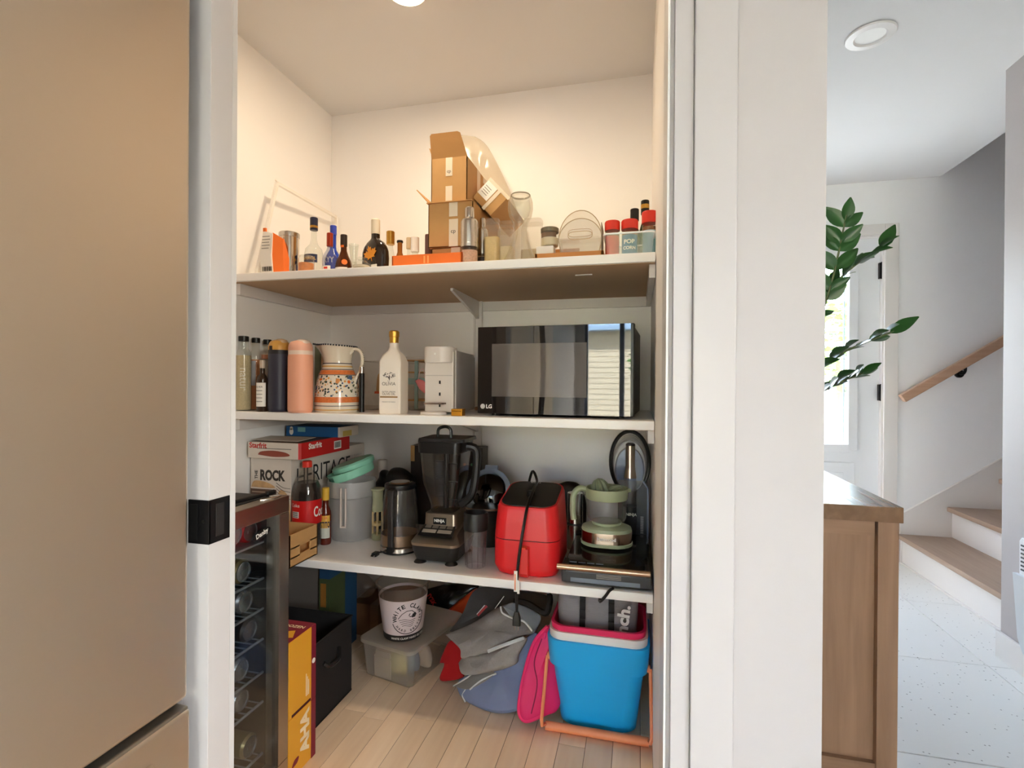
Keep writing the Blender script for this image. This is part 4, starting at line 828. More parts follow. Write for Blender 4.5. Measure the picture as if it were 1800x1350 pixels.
# capsule coffee machine
Y = 1.80; a, b = onY(746, 700, Y), onY(797, 700, Y); w = b.x-a.x; h = onY(797, 612, Y).z-Z2
t = thing('coffee_machine', 'beige white capsule coffee machine with round drip tray', 'coffee machine', ((a.x+b.x)/2, Y, Z2))
cm = M('coffee_white', (222, 212, 202), .3); cs = M('coffee_side', (206, 198, 192), .4)
bm = nb(); box(bm, -w/2, w/2, .0, .25, .006, h*.96, .006); part('body', bm, cm, t)
bm = nb(); prism(bm, [(.02, .01), (.245, .01), (.245, h*.90), (.20, h*.945), (.02, h*.97)], w/2-.0005, w/2+.003, RIGHT); part('side_panel', bm, cs, t)
bm = nb(); rloft(bm, [(w*.98, .11, h*.78, .045), (w, .115, h*.80, .045), (w, .115, h, .045), (w*.94, .11, h*1.02, .04)], 8, Mx=T(-.002, .025, 0)); part('brew_head', bm, cm, t)
bm = nb(); lathe(bm, ((.004, 0), (.004, .002)), 12, Mx=T(-w*.02, -.033, h*.91) @ RX(PI/2)); part('button', bm, white, t)
bm = nb(); box(bm, -w*.46, w*.46, -.0012, .001, h*.585, h*.59); part('seam', bm, M('grey_seam', (140, 130, 122), .5), t)
for z in (.46, .28, .11):
    bm = nb(); box(bm, -.003+.004, .003+.004, -.0015, .001, h*z, h*z+.012); part('slot', bm, ink, t)
bm = nb(); lathe(bm, ((.048, 0), (.05, .002), (.05, .010), (.046, .012)), 36, .8, Mx=T(-.008, -.03, 0)); part('drip_tray', bm, cm, t)
bm = nb(); tube(bm, [(-.008+.04*math.cos(i*PI/14), -.02+.022*math.sin(i*PI/14)-.012, h*.165) for i in range(28)], .0028, 6, close=True); tube(bm, ((.0, -.004, h*.165), (.03, -.004, h*.165)), .003); part('cup_ring', bm, M('ring_steel', (150, 138, 128), .25, .9), t)
# gold box, round board
a, b = onY(793, 727, 1.722), onY(812, 727, 1.722)
t = thing('gold_tin', 'tiny shiny gold tin in front of the coffee machine', 'tin', ((a.x+b.x)/2, 1.74, Z2)); w = b.x-a.x
bm = nb(); box(bm, -w/2, w/2, -.018, .018, 0, .017, .002); part('body', bm, M('gold_tin', (196, 136, 40), .3, .7), t); bm = nb(); box(bm, -w/2-.0005, w/2+.0005, -.0185, .0185, .017, .025, .002); part('lid', bm, M('gold_tin', (196, 136, 40), .3, .7), t)
bm = nb(); lathe(bm, ((.07, 0), (.075, .003), (.075, .011), (.07, .014)), 40); solo('round_board', bm, M('board_wood', (160, 118, 80), .5, wood=((140, 98, 62), 'x', 1)), 'small round wooden board between coffee machine and microwave', 'board', (-.66+.045, 2.14, Z2))
# microwave
Y = 1.762; X0, X1 = -.567, -.012; w = X1-X0; h = 1.401-1.087
mv = thing('microwave', 'black mirrored countertop microwave oven', 'microwave', ((X0+X1)/2, Y, Z2+.007), math.radians(-3.4))
case = M('microwave_case', (60, 60, 62), .35, .5); mir = M('microwave_glass', (14, 12, 13), .02, ior=1.6)
bm = nb(); box(bm, -w/2+.004, w/2-.004, .03, .40, 0, h-.003, .006); part('case', bm, case, mv)
bm = nb(); box(bm, -w/2, w/2, .008, .034, 0, h, .005, 3); part('front_bezel', bm, M('bezel_black', (24, 23, 24), .3), mv)
bm = nb(); box(bm, -w/2+.002, w/2-.012, 0, .010, .002, h-.002); dr = part('door', bm, mir, mv)
bm = nb(); box(bm, -w*.40, w*.215, -.0004, .0006, h*.20, h*.80); part('door_window', bm, M('window_mesh', (88, 82, 78), .03, ior=1.6), dr)
text(mv, 'LG', .022, white, T(-w*.5+.046, -.0009, h*.085) @ RX(PI/2), bold=.03)
bm = nb(); lathe(bm, ((.009, 0), (.009, .0008)), 24, Mx=T(-w*.5+.022, -.0003, h*.085) @ RX(PI/2)); part('logo_disc', bm, M('logo_grey', (190, 186, 182), .4), mv)
for sx in (-1, 1):
    for yy in (.06, .36):
        bm = nb(); lathe(bm, ((.014, -.007), (.014, .002)), 16, cx=sx*(w/2-.05), cy=yy); part('foot', bm, blk, mv)
# fridge at the left, facing the kitchen
FX = -.82
fg = thing('refrigerator', 'tall stainless steel refrigerator beside the pantry door', 'refrigerator', (FX, .80, 0), PI/2)
ss = M('fridge_steel', (216, 200, 180), .42, 1, noise_=(60, .03), stretch=(1, 1, 40))
# local frame: x along the front (negative = away from pantry), -y faces the kitchen
bm = nb(); box(bm, -.90, 0, .06, .75, .03, 1.97, .004); part('cabinet', bm, M('fridge_side', (120, 116, 112), .45, .6), fg)
for k, (a, b) in enumerate(((-.449, -.002), (-.898, -.453))):
    bm = nb(); box(bm, a, b, 0, .06, .60, 1.98, .012, 3); d_ = part('door', bm, ss, fg)
    hx = -.43 if k == 0 else -.472
    bm = nb(); tube(bm, spl([(hx, 0, .78), (hx, -.03, .82), (hx, -.055, 1.1), (hx, -.062, 1.3), (hx, -.055, 1.5), (hx, -.03, 1.76), (hx, 0, 1.80)], 6), .012, 10); part('handle', bm, M('handle_steel', (210, 206, 200), .12, 1), d_)
bm = nb(); box(bm, -.898, -.002, -.004, .055, .06, .583, .008, 3); d_ = part('freezer_drawer', bm, ss, fg)
bm = nb(); box(bm, -.898, -.003, .0, .05, .572, .588, .005); part('drawer_lip', bm, M('lip_steel', (168, 160, 146), .3, .9), d_)
bm = nb(); rloft(bm, [(.74, .030, 0, .014), (.74, .034, .003, .014)], Mx=T(-.45, -.004, .52) @ RX(PI/2)); part('recess_rim', bm, M('chrome', (220, 218, 214), .08, 1), d_)
bm = nb(); rloft(bm, [(.72, .02, 0, .009), (.72, .02, .002, .009)], Mx=T(-.45, -.0065, .522) @ RX(PI/2)); part('recess', bm, M('dark_hole', (4, 4, 4), .7), d_)
for sx in (-.85, -.05):
    bm = nb(); lathe(bm, ((.025, 0), (.025, .032)), 16, cx=sx, cy=.4); part('foot', bm, blk, fg)
# ================================================================== lower shelf
sil = M('blender_silver', (176, 160, 142), .28, .85); smoke = THIN('smoky_plastic', (232, 228, 226), .14, .06, (110, 106, 104)); clearp = THIN('clear_jug', (244, 243, 242), .05, .06)
dkg = M('charcoal_plastic', (36, 35, 36), .38); gink = M('grey_ink', (150, 146, 140), .6)
# box stack
bw = M('box_white', (214, 204, 192), .5); Xa, Xb, Ya, Yb = -1.549, -1.357, 1.80, 2.37
zt = onX(513, 806, Xb).z
t = thing('cookware_box', 'tall white cookware carton with large black lettering', 'box', (Xb, Ya, Z3)); w = Xb-Xa; d = Yb-Ya; h = onY(513, 806, Ya).z-Z3
bm = nb(); box(bm, -w, 0, 0, d, 0, h, .0015); part('carton', bm, bw, t)
text(t, 'ROCK', w*.62, M('print_dark', (56, 50, 46), .6), T(-w*.45, -.0008, h*.80) @ RX(PI/2), h=.045, bold=.05)
text(t, 'THE', .036, M('print_dark', (56, 50, 46), .6), T(-w*.86, -.0008, h*.80) @ RX(PI/2) @ RZ(PI/2), bold=.03)
bm = nb(); box(bm, -w, -w*.36, -.0008, 0, h*.2, h*.64); part('print_panel', bm, M('print_brown', (92, 70, 58), .5), t)
for k in range(7):
    bm = nb(); box(bm, -w*.96, -w*(.46+.03*(k % 3)), -.0014, -.0006, h*(.60-.04*k), h*(.60-.04*k)+.004); part('print_line', bm, M('tan_print', (170, 148, 128), .6), t)
bm = nb(); pillow(bm, [Vector((-w*.34, -.001, h*.3)), Vector((-w*.30, -.001, h*.62)), Vector((-w*.1, -.001, h*.60)), Vector((-.004, -.001, h*.45)), Vector((-.006, -.001, h*.28))], (0, -1, 0), .001, 0, 0); part('food_print', bm, M('food_tan', (196, 158, 112), .6, noise_=(50, .35)), t)
bm = nb(); pillow(bm, [Vector((-w*.98, -.001, h*.66)), Vector((-w*.9, -.001, h*.73)), Vector((-w*.6, -.001, h*.72)), Vector((-w*.4, -.001, h*.66))], (0, -1, 0), .001, 0, 0); part('food_print', bm, M('food_tan', (196, 158, 112), .6), t)
for k in range(4):
    bm = nb(); tube(bm, spl([(-w*.36, -.001, h*.72-.012*k), (-w*.2, -.001, h*.67-.012*k), (-.003, -.001, h*.66-.014*k)]), .0009, 4); part('print_curve', bm, M('print_dark', (56, 50, 46), .6), t)
Rt = Matrix(((0, 0, 1, .0009), (1, 0, 0, 0), (0, 1, 0, 0), (0, 0, 0, 1)))
text(t, 'HERITAGE', .40, ink, Rt @ T(.235, h*.77, 0), h=.075, bold=0)
for k in range(3): text(t, 'WITH THE ROCK TECHNOLOGY', .17, gink, Rt @ T(.46, h*(.86-.04*k), 0), bold=0)
bm = nb(); pillow(bm, [Vector((.001, .28, h*.55)), Vector((.001, .30, h*.62)), Vector((.001, .40, h*.64)), Vector((.001, .42, h*.55))], (1, 0, 0), .001, 0, 0); part('pan_print', bm, M('pan_red', (150, 70, 56), .5), t)
zs = Z3+h
# pan box on top
Xc = onY(527, 785, 1.772).x; X0 = XL+.03
t = thing('pan_box', 'flat white and red frying pan carton on the cookware box', 'box', (Xc, 1.772, zs+.0005)); w = Xc-X0; h = onY(527, 779, 1.79).z-zs; d = .36
bm = nb(); box(bm, -w, -.008, 0, d, 0, h, .001); part('carton', bm, bw, t)
bm = nb(); prism(bm, [(-.009, .0), (0, .01), (0, d), (-.009, d)], 0, h, None); part('red_side', bm, M('carton_red', (190, 32, 30), .5), t)
bm = nb(); box(bm, -w, -.004, .004, d, h, h+.001); part('dark_top', bm, M('print_brown', (92, 70, 58), .5), t)
text(t, 'Starfrit', w*.34, M('carton_red', (190, 32, 30), .5), T(-w*.80, -.0008, h*.80) @ RX(PI/2), bold=.03)
text(t, 'Starfrit', .09, white, Rt @ T(.10, h*.72, 0), bold=.04)
bm = nb(); box(bm, .0004, .0012, .235, .29, h*.2, h*.75); part('barcode', bm, white, t)
bm = nb()
for k in range(9): box(bm, .001, .0016, .24+.005*k, .2425+.005*k, h*.28, h*.68)
part('barcode_bars', bm, ink, t)
bm = nb(); pillow(bm, [Vector((-w*.80, -.001, h*.22)), Vector((-w*.74, -.001, h*.42)), Vector((-w*.5, -.001, h*.5)), Vector((-w*.26, -.001, h*.40)), Vector((-w*.2, -.001, h*.2)), Vector((-w*.5, -.001, h*.12))], (0, -1, 0), .001, 0, 0); part('pan_print', bm, M('pan_terracotta', (140, 66, 50), .5), t)
bm = nb(); box(bm, -w*.82, -w*.16, -.0012, -.0002, h*.60, h*.63); part('lid_print', bm, M('print_dark', (56, 50, 46), .6), t)
zs2 = zs+h+.002
bm = nb(); box(bm, -w-.02, -w*.15, .02, .14, 0, .0015, Mx=RX(.04)); solo('instruction_leaflet', bm, M('paper', (206, 198, 186), .7), 'loose instruction leaflet lying on the frying pan carton', 'paper', (Xc, 1.79, zs2))
# blue box
a, b = onY(503, 790, 2.0), onY(598, 790, 2.0)
t = thing('blue_box', 'blue carton with yellow sticker at the back of the box stack', 'box', (b.x, 2.0, zs2)); w = min(b.x-a.x, b.x-XL-.01); h = onY(560, 746, 2.0).z-zs2; h = min(h, Z2-TH-.05-zs2)
bm = nb(); box(bm, -w, -.012, 0, .15, 0, h, .001); part('carton', bm, M('box_blue', (28, 92, 150), .45), t)
bm = nb(); box(bm, -.012, 0, 0, .15, 0, h, .001); part('white_side', bm, bw, t)
bm = nb(); box(bm, -.006, .001, .02, .09, h*.05, h*.6); part('sticker', bm, M('yellow_sticker', (206, 178, 96), .6), t)
bm = nb(); box(bm, -w*.78, -w*.64, -.001, 0, h*.45, h*.9); part('teal_print', bm, M('teal_print', (120, 176, 180), .6), t)
bm = nb(); lathe(bm, ((.008, 0), (.008, .0008)), 16, Mx=T(-w*.9, -.0006, h*.78) @ RX(PI/2)); lathe(bm, ((.010, 0), (.010, .0008)), 16, 1.5, Mx=T(-w*.9, -.0006, h*.45) @ RX(PI/2)); part('round_print', bm, white, t)
# cardboard tray
Xr_, Yt = -1.211, 1.765
t = thing('cardboard_tray', 'low cardboard tray with hand hole at the left shelf end', 'box', (Xr_, 1.60, Z3+.0005)); h = .118; d = Yt-1.60
bm = nb(); box(bm, -.30, 0, d-.004, d, 0, h); box(bm, -.004, 0, 0, d, 0, .035); box(bm, -.004, 0, 0, d, .065, h); box(bm, -.004, 0, 0, d*.35, .03, .07); box(bm, -.004, 0, d*.72, d, .03, .07); box(bm, -.30, 0, 0, .004, 0, h); box(bm, -.30, -.296, 0, d, 0, h); box(bm, -.30, 0, 0, d, 0, .004); part('tray', bm, card, t)
# cola
x, y, r, h = cyl(513, 567, 810, Z3, 1.822)
t = thing('cola_bottle', 'large cola bottle with red cap and red label', 'bottle', (x, y, Z3))
bm = nb(); lathe(bm, [(a*r, b*h) for a, b in ((.7, 0), (.98, .05), (1, .12), (.97, .28), (.97, .55), (1, .60), (.92, .70), (.6, .82), (.32, .90), (.28, .93), (.28, .97))], 36); part('body', bm, THIN('pet_bottle', (236, 230, 224), .04, .04), t)
bm = nb(); lathe(bm, [(a*r, b*h) for a, b in ((.66, .004), (.94, .05), (.96, .12), (.93, .28), (.93, .55), (.95, .60), (.86, .70), (.74, .76))], 32); part('cola', bm, M('cola', (26, 12, 8), .1), t)
bm = nb(); lathe(bm, ((r*.985, h*.30), (r*.985, h*.57)), 36, c0=False, c1=False); part('label', bm, M('cola_red', (196, 22, 22), .4), t)
bm = nb(); lathe(bm, ((r*.33, h*.93), (r*.33, h*.99), (r*.28, h)), 24); part('cap', bm, red, t)
text(t, 'Coke', r*.7, white, bend=cylbend(r*.985, h*.52, -1.8, .0012), bold=0)
bm = nb(); patch(bm, r*.985, h*.38, h*.45, -2.1, -1.5, e=.001); part('barcode', bm, white, t)
bm = nb()
for k in range(4): patch(bm, r*.985, h*(.388+.016*k), h*(.396+.016*k), -2.05, -1.55, e=.0016)
part('barcode_bars', bm, ink, t)
text(t, 'Coca-Cola', r*2.2, white, bend=cylbend(r*.985, h*.44, .62, .0012), h=h*.12, bold=.02)
# salsa bottle
t, r, h = bottle('salsa_bottle', 'small red brown sauce bottle with yellow cap and label', 562, 583, 857, 1.888, Z3, [(.9, 0), (1, .03), (1, .5), (.9, .58), (.55, .68), (.5, .8)], M('sauce_brown', (96, 34, 20), .12), (.62, .78, 1), M('yellow_cap', (222, 176, 60), .4))
bm = nb(); patch(bm, r, h*.30, h*.52, -2.9, -.2); part('label', bm, M('yellow_label', (226, 172, 70), .5), t); text(t, 'SALSA', r*1.4, red, bend=cylbend(r, h*.48, -1.4, .0014), bold=0)
bm = nb(); patch(bm, r, h*.12, h*.30, -2.9, -.2); part('label', bm, M('pale_label', (206, 204, 190), .5), t); text(t, 'TOSTiTOS', r*2.6, M('navy_ink', (30, 34, 66), .5), bend=cylbend(r, h*.36, -1.3, .0018), h=h*.11, bold=.03)
# jug + mint sieve
jug = THIN('frosted_jug', (250, 250, 250), .36, .3, (252, 251, 250))
x, y, r, h = cyl(577, 661, 842, Z3, 1.995)
t = thing('measuring_jug', 'frosted plastic measuring jug with strap handle', 'jug', (x, y, Z3))
bm = nb(); lathe(bm, [(a*r, b*h) for a, b in ((.7, 0), (.84, .02), (.87, .08), (.94, .72), (1.0, .74), (1.02, 1.0), (.99, 1.0), (.96, .76))], 40, c1=False); part('body', bm, jug, t)
A = -1.35; hx, hy = math.cos(A)*r*.97, math.sin(A)*r*.97
bm = nb()
for q in ((-.013, -.007, .30, .93), (.007, .013, .30, .93), (-.013, .013, .28, .31)): box(bm, q[0], q[1], -.018, -.006, q[2]*h, q[3]*h, .002, Mx=T(hx, hy, 0) @ RZ(A+PI/2))
part('handle', bm, M('jug_handle', (214, 200, 190), .45), t)
zt = Z3+h
mint = M('mint_plastic', (142, 208, 180), .42)
t2 = thing('mint_sieve', 'mint green plastic sifter ring resting on the measuring jug', 'sieve', (x+.004, y, zt+.014)); t2.rotation_euler = (math.radians(8), math.radians(-17), 0)
R_ = r*1.0
bm = nb(); lathe(bm, ((R_*.92, 0), (R_*.96, .004), (R_, .034), (R_*1.03, .036), (R_*.98, .036), (R_*.9, .004)), 40, c0=False, c1=False); part('ring', bm, mint, t2)
bm = nb(); lathe(bm, ((R_*.62, .03), (R_*.9, .030), (R_*.92, .048), (R_*.84, .055), (R_*.6, .055)), 32, Mx=T(R_*.15, R_*.1, .006)); part('inner_cup', bm, mint, t2)
for k in range(5):
    A = -2.35+.1*k; bm = nb(); box(bm, -.0012, .0012, -.001, .001, .010, .028, Mx=T(R_*.985*math.cos(A), R_*.985*math.sin(A), 0) @ RZ(A+PI/2)); part('vent_slot', bm, M('mint_dark', (30, 70, 60), .6), t2)
# pale green tube
x, y, r, h = cyl(653, 675, 858, Z3, 2.0)
t = thing('spiral_cutter', 'pale green plastic tube cutter between jug and kettle', 'cutter', (x, y, Z3)); pg = M('pale_green', (196, 202, 166), .45); cr_ = M('cream_part', (224, 202, 150), .45)
bm = nb(); lathe(bm, ((r*.85, h*.55), (r*.95, h*.6), (r*.82, h*.75), (r*.9, h*.95), (r*1.1, h*.97), (r*1.1, h)), 24); part('top_cup', bm, pg, t)
bm = nb()
for q in range(4): A = q*PI/2+.4; box(bm, -.004, .004, -.003, .003, .02, h*.56, Mx=T(r*.75*math.cos(A), r*.75*math.sin(A), 0) @ RZ(A))
lathe(bm, ((r*.85, h*.28), (r*.85, h*.33)), 24); part('cage', bm, cr_, t)
bm = nb(); lathe(bm, ((r*.9, 0), (r*.95, .004), (r*.9, .026)), 24); part('base', bm, pg, t)
# black mixer behind + white roll
x, y = onY(700, 830, 2.15).x, 2.15
bm = nb(); P = [onY(u, v, 2.15) for u, v in ((660, 850), (668, 838), (672, 826), (684, 830), (692, 822), (712, 826), (730, 850), (725, 900), (668, 900))]
pillow(bm, P, (0, -1, 0), .05, .05, .006, 4, 10); lo_ = min(v.co.z for v in bm.verts)
for v in bm.verts:
    if v.co.z < lo_+.05: v.co.z = Z3+.002+(v.co.z-lo_)*.2
solo('hand_mixer', bm, blk, 'black hand mixer lying behind the glass kettle', 'mixer')
x, y, r, h = cyl(664, 681, 808, Z3, 2.28); t = thing('paper_roll', 'white roll standing behind the black hand mixer', 'roll', (x, y, Z3)); bm = nb(); lathe(bm, ((r, 0), (r, h), (r*.4, h), (r*.4, h-.02)), 24); part('roll', bm, bw, t); bm = nb(); lathe(bm, ((r*.38, 0), (r*.38, h-.01)), 16); part('core', bm, card, t)
# kettle
x, y, r, h = cyl(668, 739, 846, Z3, 1.90); r *= .97
t = thing('glass_kettle', 'glass electric kettle with black handle and steel base', 'kettle', (x, y, Z3))
bm = nb(); lathe(bm, ((r*.96, .0), (r, .003), (r, .008)), 40); part('base_rim', bm, blk, t)
bm = nb(); lathe(bm, ((r, .008), (r*.99, .022), (r*.97, .024)), 40); part('steel_band', bm, steel, t)
bm = nb(); lathe(bm, [(a*r, b*h) for a, b in ((.97, .10), (.98, .2), (.93, .5), (.82, .78), (.74, .92))], 40, c0=True, c1=False); part('glass_body', bm, THIN('kettle_glass', (242, 238, 232), .05, .05), t)
bm = nb(); lathe(bm, ((r*.95, h*.11), (r*.96, h*.26)), 36, c0=False, c1=False); part('inner_band', bm, M('kettle_band', (150, 118, 88), .3, .6), t)
bm = nb(); lathe(bm, ((r*.76, h*.9), (r*.80, h*.93), (r*.78, h*.97), (r*.6, h*.985)), 36); ld_ = part('lid_ring', bm, blk, t)
bm = nb(); lathe(bm, ((r*.6, h*.98), (r*.5, h)), 32); part('lid_plate', bm, steel, ld_)
bm = nb(); box(bm, -.011, .013, -r*1.16, -r*.98, .03, h*.86, .006); box(bm, -.013, .015, -r*1.16, -r*.6, h*.83, h*.93, .006); box(bm, -.011, .013, -r*1.1, -r*.7, .012, .05, .005); part('handle', bm, M('kettle_handle', (48, 45, 44), .4), t)
bm = nb(); box(bm, -.012, .014, -r*1.18, -r*1.14, .012, .036, .004); part('switch', bm, blk, t)
p = onZ(660, 978, Z3)
pl = thing('power_plug', 'black power plug lying beside the glass kettle', 'plug', (p.x, p.y, Z3))
bm = nb(); box(bm, -.011, .011, -.016, .016, .001, .017, .005); part('plug_body', bm, blk, pl); bm = nb(); tube(bm, spl([(0, .014, .009), (.01, .03, .008), (.03, .05, .006), (.02, .08, .006)]), .0035); part('cord', bm, blk, pl)
for s_ in (-1, 1):
    bm = nb(); box(bm, s_*.006-.0012, s_*.006+.0012, -.026, -.014, .006, .011); part('prong', bm, steel, pl)
# dark carton behind the blender
a, b = onY(722, 800, 2.26), onY(848, 800, 2.26)
t = thing('dark_carton', 'dark brown appliance carton with coloured dots behind the blender', 'box', (a.x, 2.26, Z3)); w = b.x-a.x; h = onY(800, 786, 2.26).z-Z3
bm = nb(); box(bm, 0, w, 0, .09, 0, h, .001); part('carton', bm, M('carton_dark', (46, 38, 34), .45), t)
bm = nb(); box(bm, 0, .02, -.001, 0, h*.8, h); part('tan_corner', bm, card, t)
for k, c in enumerate(((196, 96, 60), (110, 106, 100), (92, 140, 104), (206, 190, 170))):
    bm = nb(); lathe(bm, ((.0065, 0), (.0065, .001)), 16, Mx=T(w*.76+k*.0175, -.0006, h*.79) @ RX(PI/2)); part('dot', bm, M('dot_%d' % k, c, .5), t)
text(t, '2L', .022, M('tan_ink', (190, 174, 150), .6), T(w*.92, -.001, h*.91) @ RX(PI/2), bold=.03)
# blender
bx, by = onY(760, 990, 1.76).x, 1.762
bl = thing('power_blender', 'black and silver countertop blender with square pitcher', 'blender', (bx, by, Z3))
W_ = .19
bm = nb(); rloft(bm, [(.165, .19, .012, .03), (.185, .215, .05, .03), (.188, .22, .068, .03)], Mx=T(0, .11, 0)); part('motor_base', bm, dkg, bl)
bm = nb(); t_ = bmesh.new(); loft(t_, [rect(.190, .222, .068, .03, 5, 0, .11), rect(.192, .225, .078, .03, 5, 0, .11), [(x_*.86, y_*.92+.014, .088+.05*max(0, min(1, (y_-.0)/.11))) for x_, y_, z_ in rect(.18, .20, 0, .03, 5, 0, .11)]]); merge(bm, t_); part('deck', bm, sil, bl)
sl_ = math.atan2(.05, .11)
Pn = T(0, .046, .1125) @ RX(sl_)
bm = nb(); prism(bm, [(-.068, -.030), (.068, -.030), (.060, .040), (-.060, .040)], 0, .004, Pn); pan = part('control_panel', bm, blk, bl)
for k in range(4):
    bm = nb(); box(bm, -.055+k*.029, -.031+k*.029, .012, .028, .004, .0055, .001, Mx=Pn); part('button', bm, M('button_grey', (120, 112, 102), .4), pan)
for k in range(2):
    bm = nb(); box(bm, -.058+k*.061, -.003+k*.061, -.014, .004, .004, .0055, .001, Mx=Pn); part('button', bm, M('button_tan', (168, 156, 140), .4), pan)
bm = nb(); rloft(bm, [(.132, .13, .118, .015), (.128, .126, .172, .015)], Mx=T(0, .135, 0)); part('tower', bm, sil, bl)
bm = nb(); box(bm, -.026, .026, .066, .071, .133, .158, .001); nm = part('name_plate', bm, blk, bl); text(nm, 'NINJA', .042, white, T(0, .0652, .146) @ RX(PI/2), bold=.04)
J0, J1 = .172, .435
bm = nb(); rloft(bm, [(.095, .095, J0, .02), (.10, .10, J0+.03, .02), (.145, .145, J0+.12, .022), (.168, .168, J1, .024)], c1=False, Mx=T(-.002, .135, 0)); part('pitcher', bm, smoke, bl)
bm = nb(); tube(bm, ((0, .135, J0+.01), (0, .135, J1-.03)), .010, 10); 
for k in range(3):
    for s_ in (-1, 1): box(bm, 0, .045*s_ if s_ > 0 else -.0, .133, .139, J0+.04+.07*k, J0+.044+.07*k, Mx=None) if s_ > 0 else box(bm, -.045, 0, .131, .137, J0+.05+.07*k, J0+.054+.07*k)
part('blade_stack', bm, dkg, bl)
bm = nb(); rloft(bm, [(.172, .172, J1-.03, .024), (.176, .176, J1+.012, .024)], c0=False, Mx=T(-.002, .135, 0)); part('lid', bm, M('lid_black', (30, 28, 28), .3), bl)
bm = nb(); rloft(bm, [(.19, .16, J1+.012, .01), (.186, .156, J1+.024, .01)], Mx=T(.004, .14, 0)); part('lid_lever', bm, dkg, bl)
bm = nb(); tube(bm, spl([(-.030, .12, J1+.02), (-.028, .12, J1+.055), (0, .12, J1+.066), (.022, .12, J1+.055), (.024, .12, J1+.02)], 5), .006, 8); part('carry_loop', bm, blk, bl)
bm = nb(); tube(bm, spl([(.075, .135, J1-.01), (.118, .14, J1-.02), (.122, .14, J1-.08), (.105, .14, J0+.07), (.06, .135, J0+.025)], 6), .016, 10); part('handle', bm, dkg, bl)
for s_ in (-1, 1):
    for yy in (.03, .19):
        bm = nb(); lathe(bm, ((.024, 0), (.02, .006), (.01, .014)), 20, cx=s_*.062, cy=yy); part('suction_foot', bm, blk, bl)
# blender cup
x, y, r, h = cyl(815, 858, 900, Z3, 1.80)
t = thing('blender_cup', 'clear single serve blender cup with black collar', 'cup', (x, y, Z3))
bm = nb(); lathe(bm, [(a*r, b*h) for a, b in ((.78, 0), (.82, .02), (.86, .3), (.95, .70))], 32, c1=False); part('cup', bm, THIN('cup_plastic', (238, 232, 233), .10, .05), t)
bm = nb(); lathe(bm, ((r*.96, h*.68), (r, h*.70), (r, h*.93), (r*.97, h), (r*.86, h), (r*.84, h*.8), (r*.2, h*.8)), 32, c1=True); part('collar', bm, dkg, t)
bm = nb()
for k in range(5): A = -2.7+.55*k; tube(bm, ((r*.83*math.cos(A), r*.83*math.sin(A), .006), (r*.93*math.cos(A), r*.93*math.sin(A), h*.62)), .0016, 5)
part('rib', bm, clearp, t)
# multicooker with raised lid
x, y = onY(853, 900, 2.08).x, 2.10
t = thing('multicooker', 'black multicooker with grey ringed lid standing open', 'cooker', (x, y, Z3))
bm = nb(); lathe(bm, ((.095, 0), (.10, .01), (.10, .14), (.104, .15)), 36); part('pot', bm, blk, t)
bm = nb(); lathe(bm, ((.104, .148), (.108, .152), (.104, .158)), 36); part('pot_rim', bm, steel, t)
LM = T(0, .03, .205) @ RX(math.radians(62))
bm = nb(); lathe(bm, ((.075, -.008), (.098, -.008), (.10, .0), (.098, .012), (.078, .014)), 40, c0=False, c1=False, Mx=LM); part('lid_ring', bm, M('lid_blue_grey', (134, 146, 166), .35), t)
bm = nb(); lathe(bm, ((.078, .0), (.07, .02), (.045, .034), (.012, .04)), 36, Mx=LM); part('lid_dome', bm, M('gloss_black', (16, 15, 15), .08, coat=.5), t)
bm = nb(); box(bm, -.03, .03, .085, .115, -.004, .012, .005, Mx=LM); part('lid_tab', bm, M('lid_blue_grey', (134, 146, 166), .35), t)
bm = nb(); box(bm, -.12, -.095, -.03, .03, .12, .15, .006); part('side_handle', bm, dkg, t)
# air fryer
Y0 = 1.735; a, b = onY(864, 1000, Y0), onY(981, 1000, Y0); w = b.x-a.x
t = thing('air_fryer', 'red air fryer with black top and drawer handle', 'air fryer', ((a.x+b.x)/2, Y0, Z3)); rf = M('fryer_red', (222, 36, 40), .38)
D = .27
def fs(k, z, dw, tilt=0):
    return [(x_, y_, z+tilt*(y_/D)) for x_, y_, _ in rect(w*dw, D*dw, 0, .05, 6, 0, D/2)]
bm = nb(); loft(bm, [fs(0, .0, .86), fs(0, .006, .92), fs(0, .03, 1.0), fs(0, .125, 1.0)]); part('lower_body', bm, rf, t)
bm = nb(); loft(bm, [fs(0, .125, .985), fs(0, .128, .985)], False, False); part('seam', bm, M('dark_hole', (4, 4, 4), .7), t)
bm = nb(); loft(bm, [fs(0, .128, 1.0), fs(0, .18, .97), fs(0, .225, .93, .045), fs(0, .236, .89, .05)]); part('upper_body', bm, rf, t)
bm = nb(); loft(bm, [fs(0, .2365, .84, .05), fs(0, .239, .835, .05)]); part('top_panel', bm, M('fryer_black', (24, 21, 20), .4), t)
bm = nb(); tp = T(0, D*.42, .262); lathe(bm, ((.016, 0), (.016, .014), (.012, .017)), 24, Mx=tp); part('dial', bm, blk, t)
text(t, 'Bella', .04, white, T(-.005, D*.86, .286) @ RX(.17), bold=0); 
bm = nb(); loft(bm, [[(-.013, -.012, .006), (.017, -.012, .006), (.017, .02, .006), (-.013, .02, .006)], [(-.013, -.024, .02), (.017, -.024, .02), (.017, .02, .02), (-.013, .02, .02)], [(-.013, -.024, .105), (.017, -.024, .105), (.017, .02, .112), (-.013, .02, .112)]]); part('drawer_handle', bm, M('fryer_handle', (220, 44, 40), .4), t)
bm = nb(); box(bm, -.0125, .010, -.026, .0, .105, .112, .002); part('handle_button', bm, M('orange_red', (224, 70, 36), .4), t)
ax = (a.x+b.x)/2
FL = Vector(t.location)
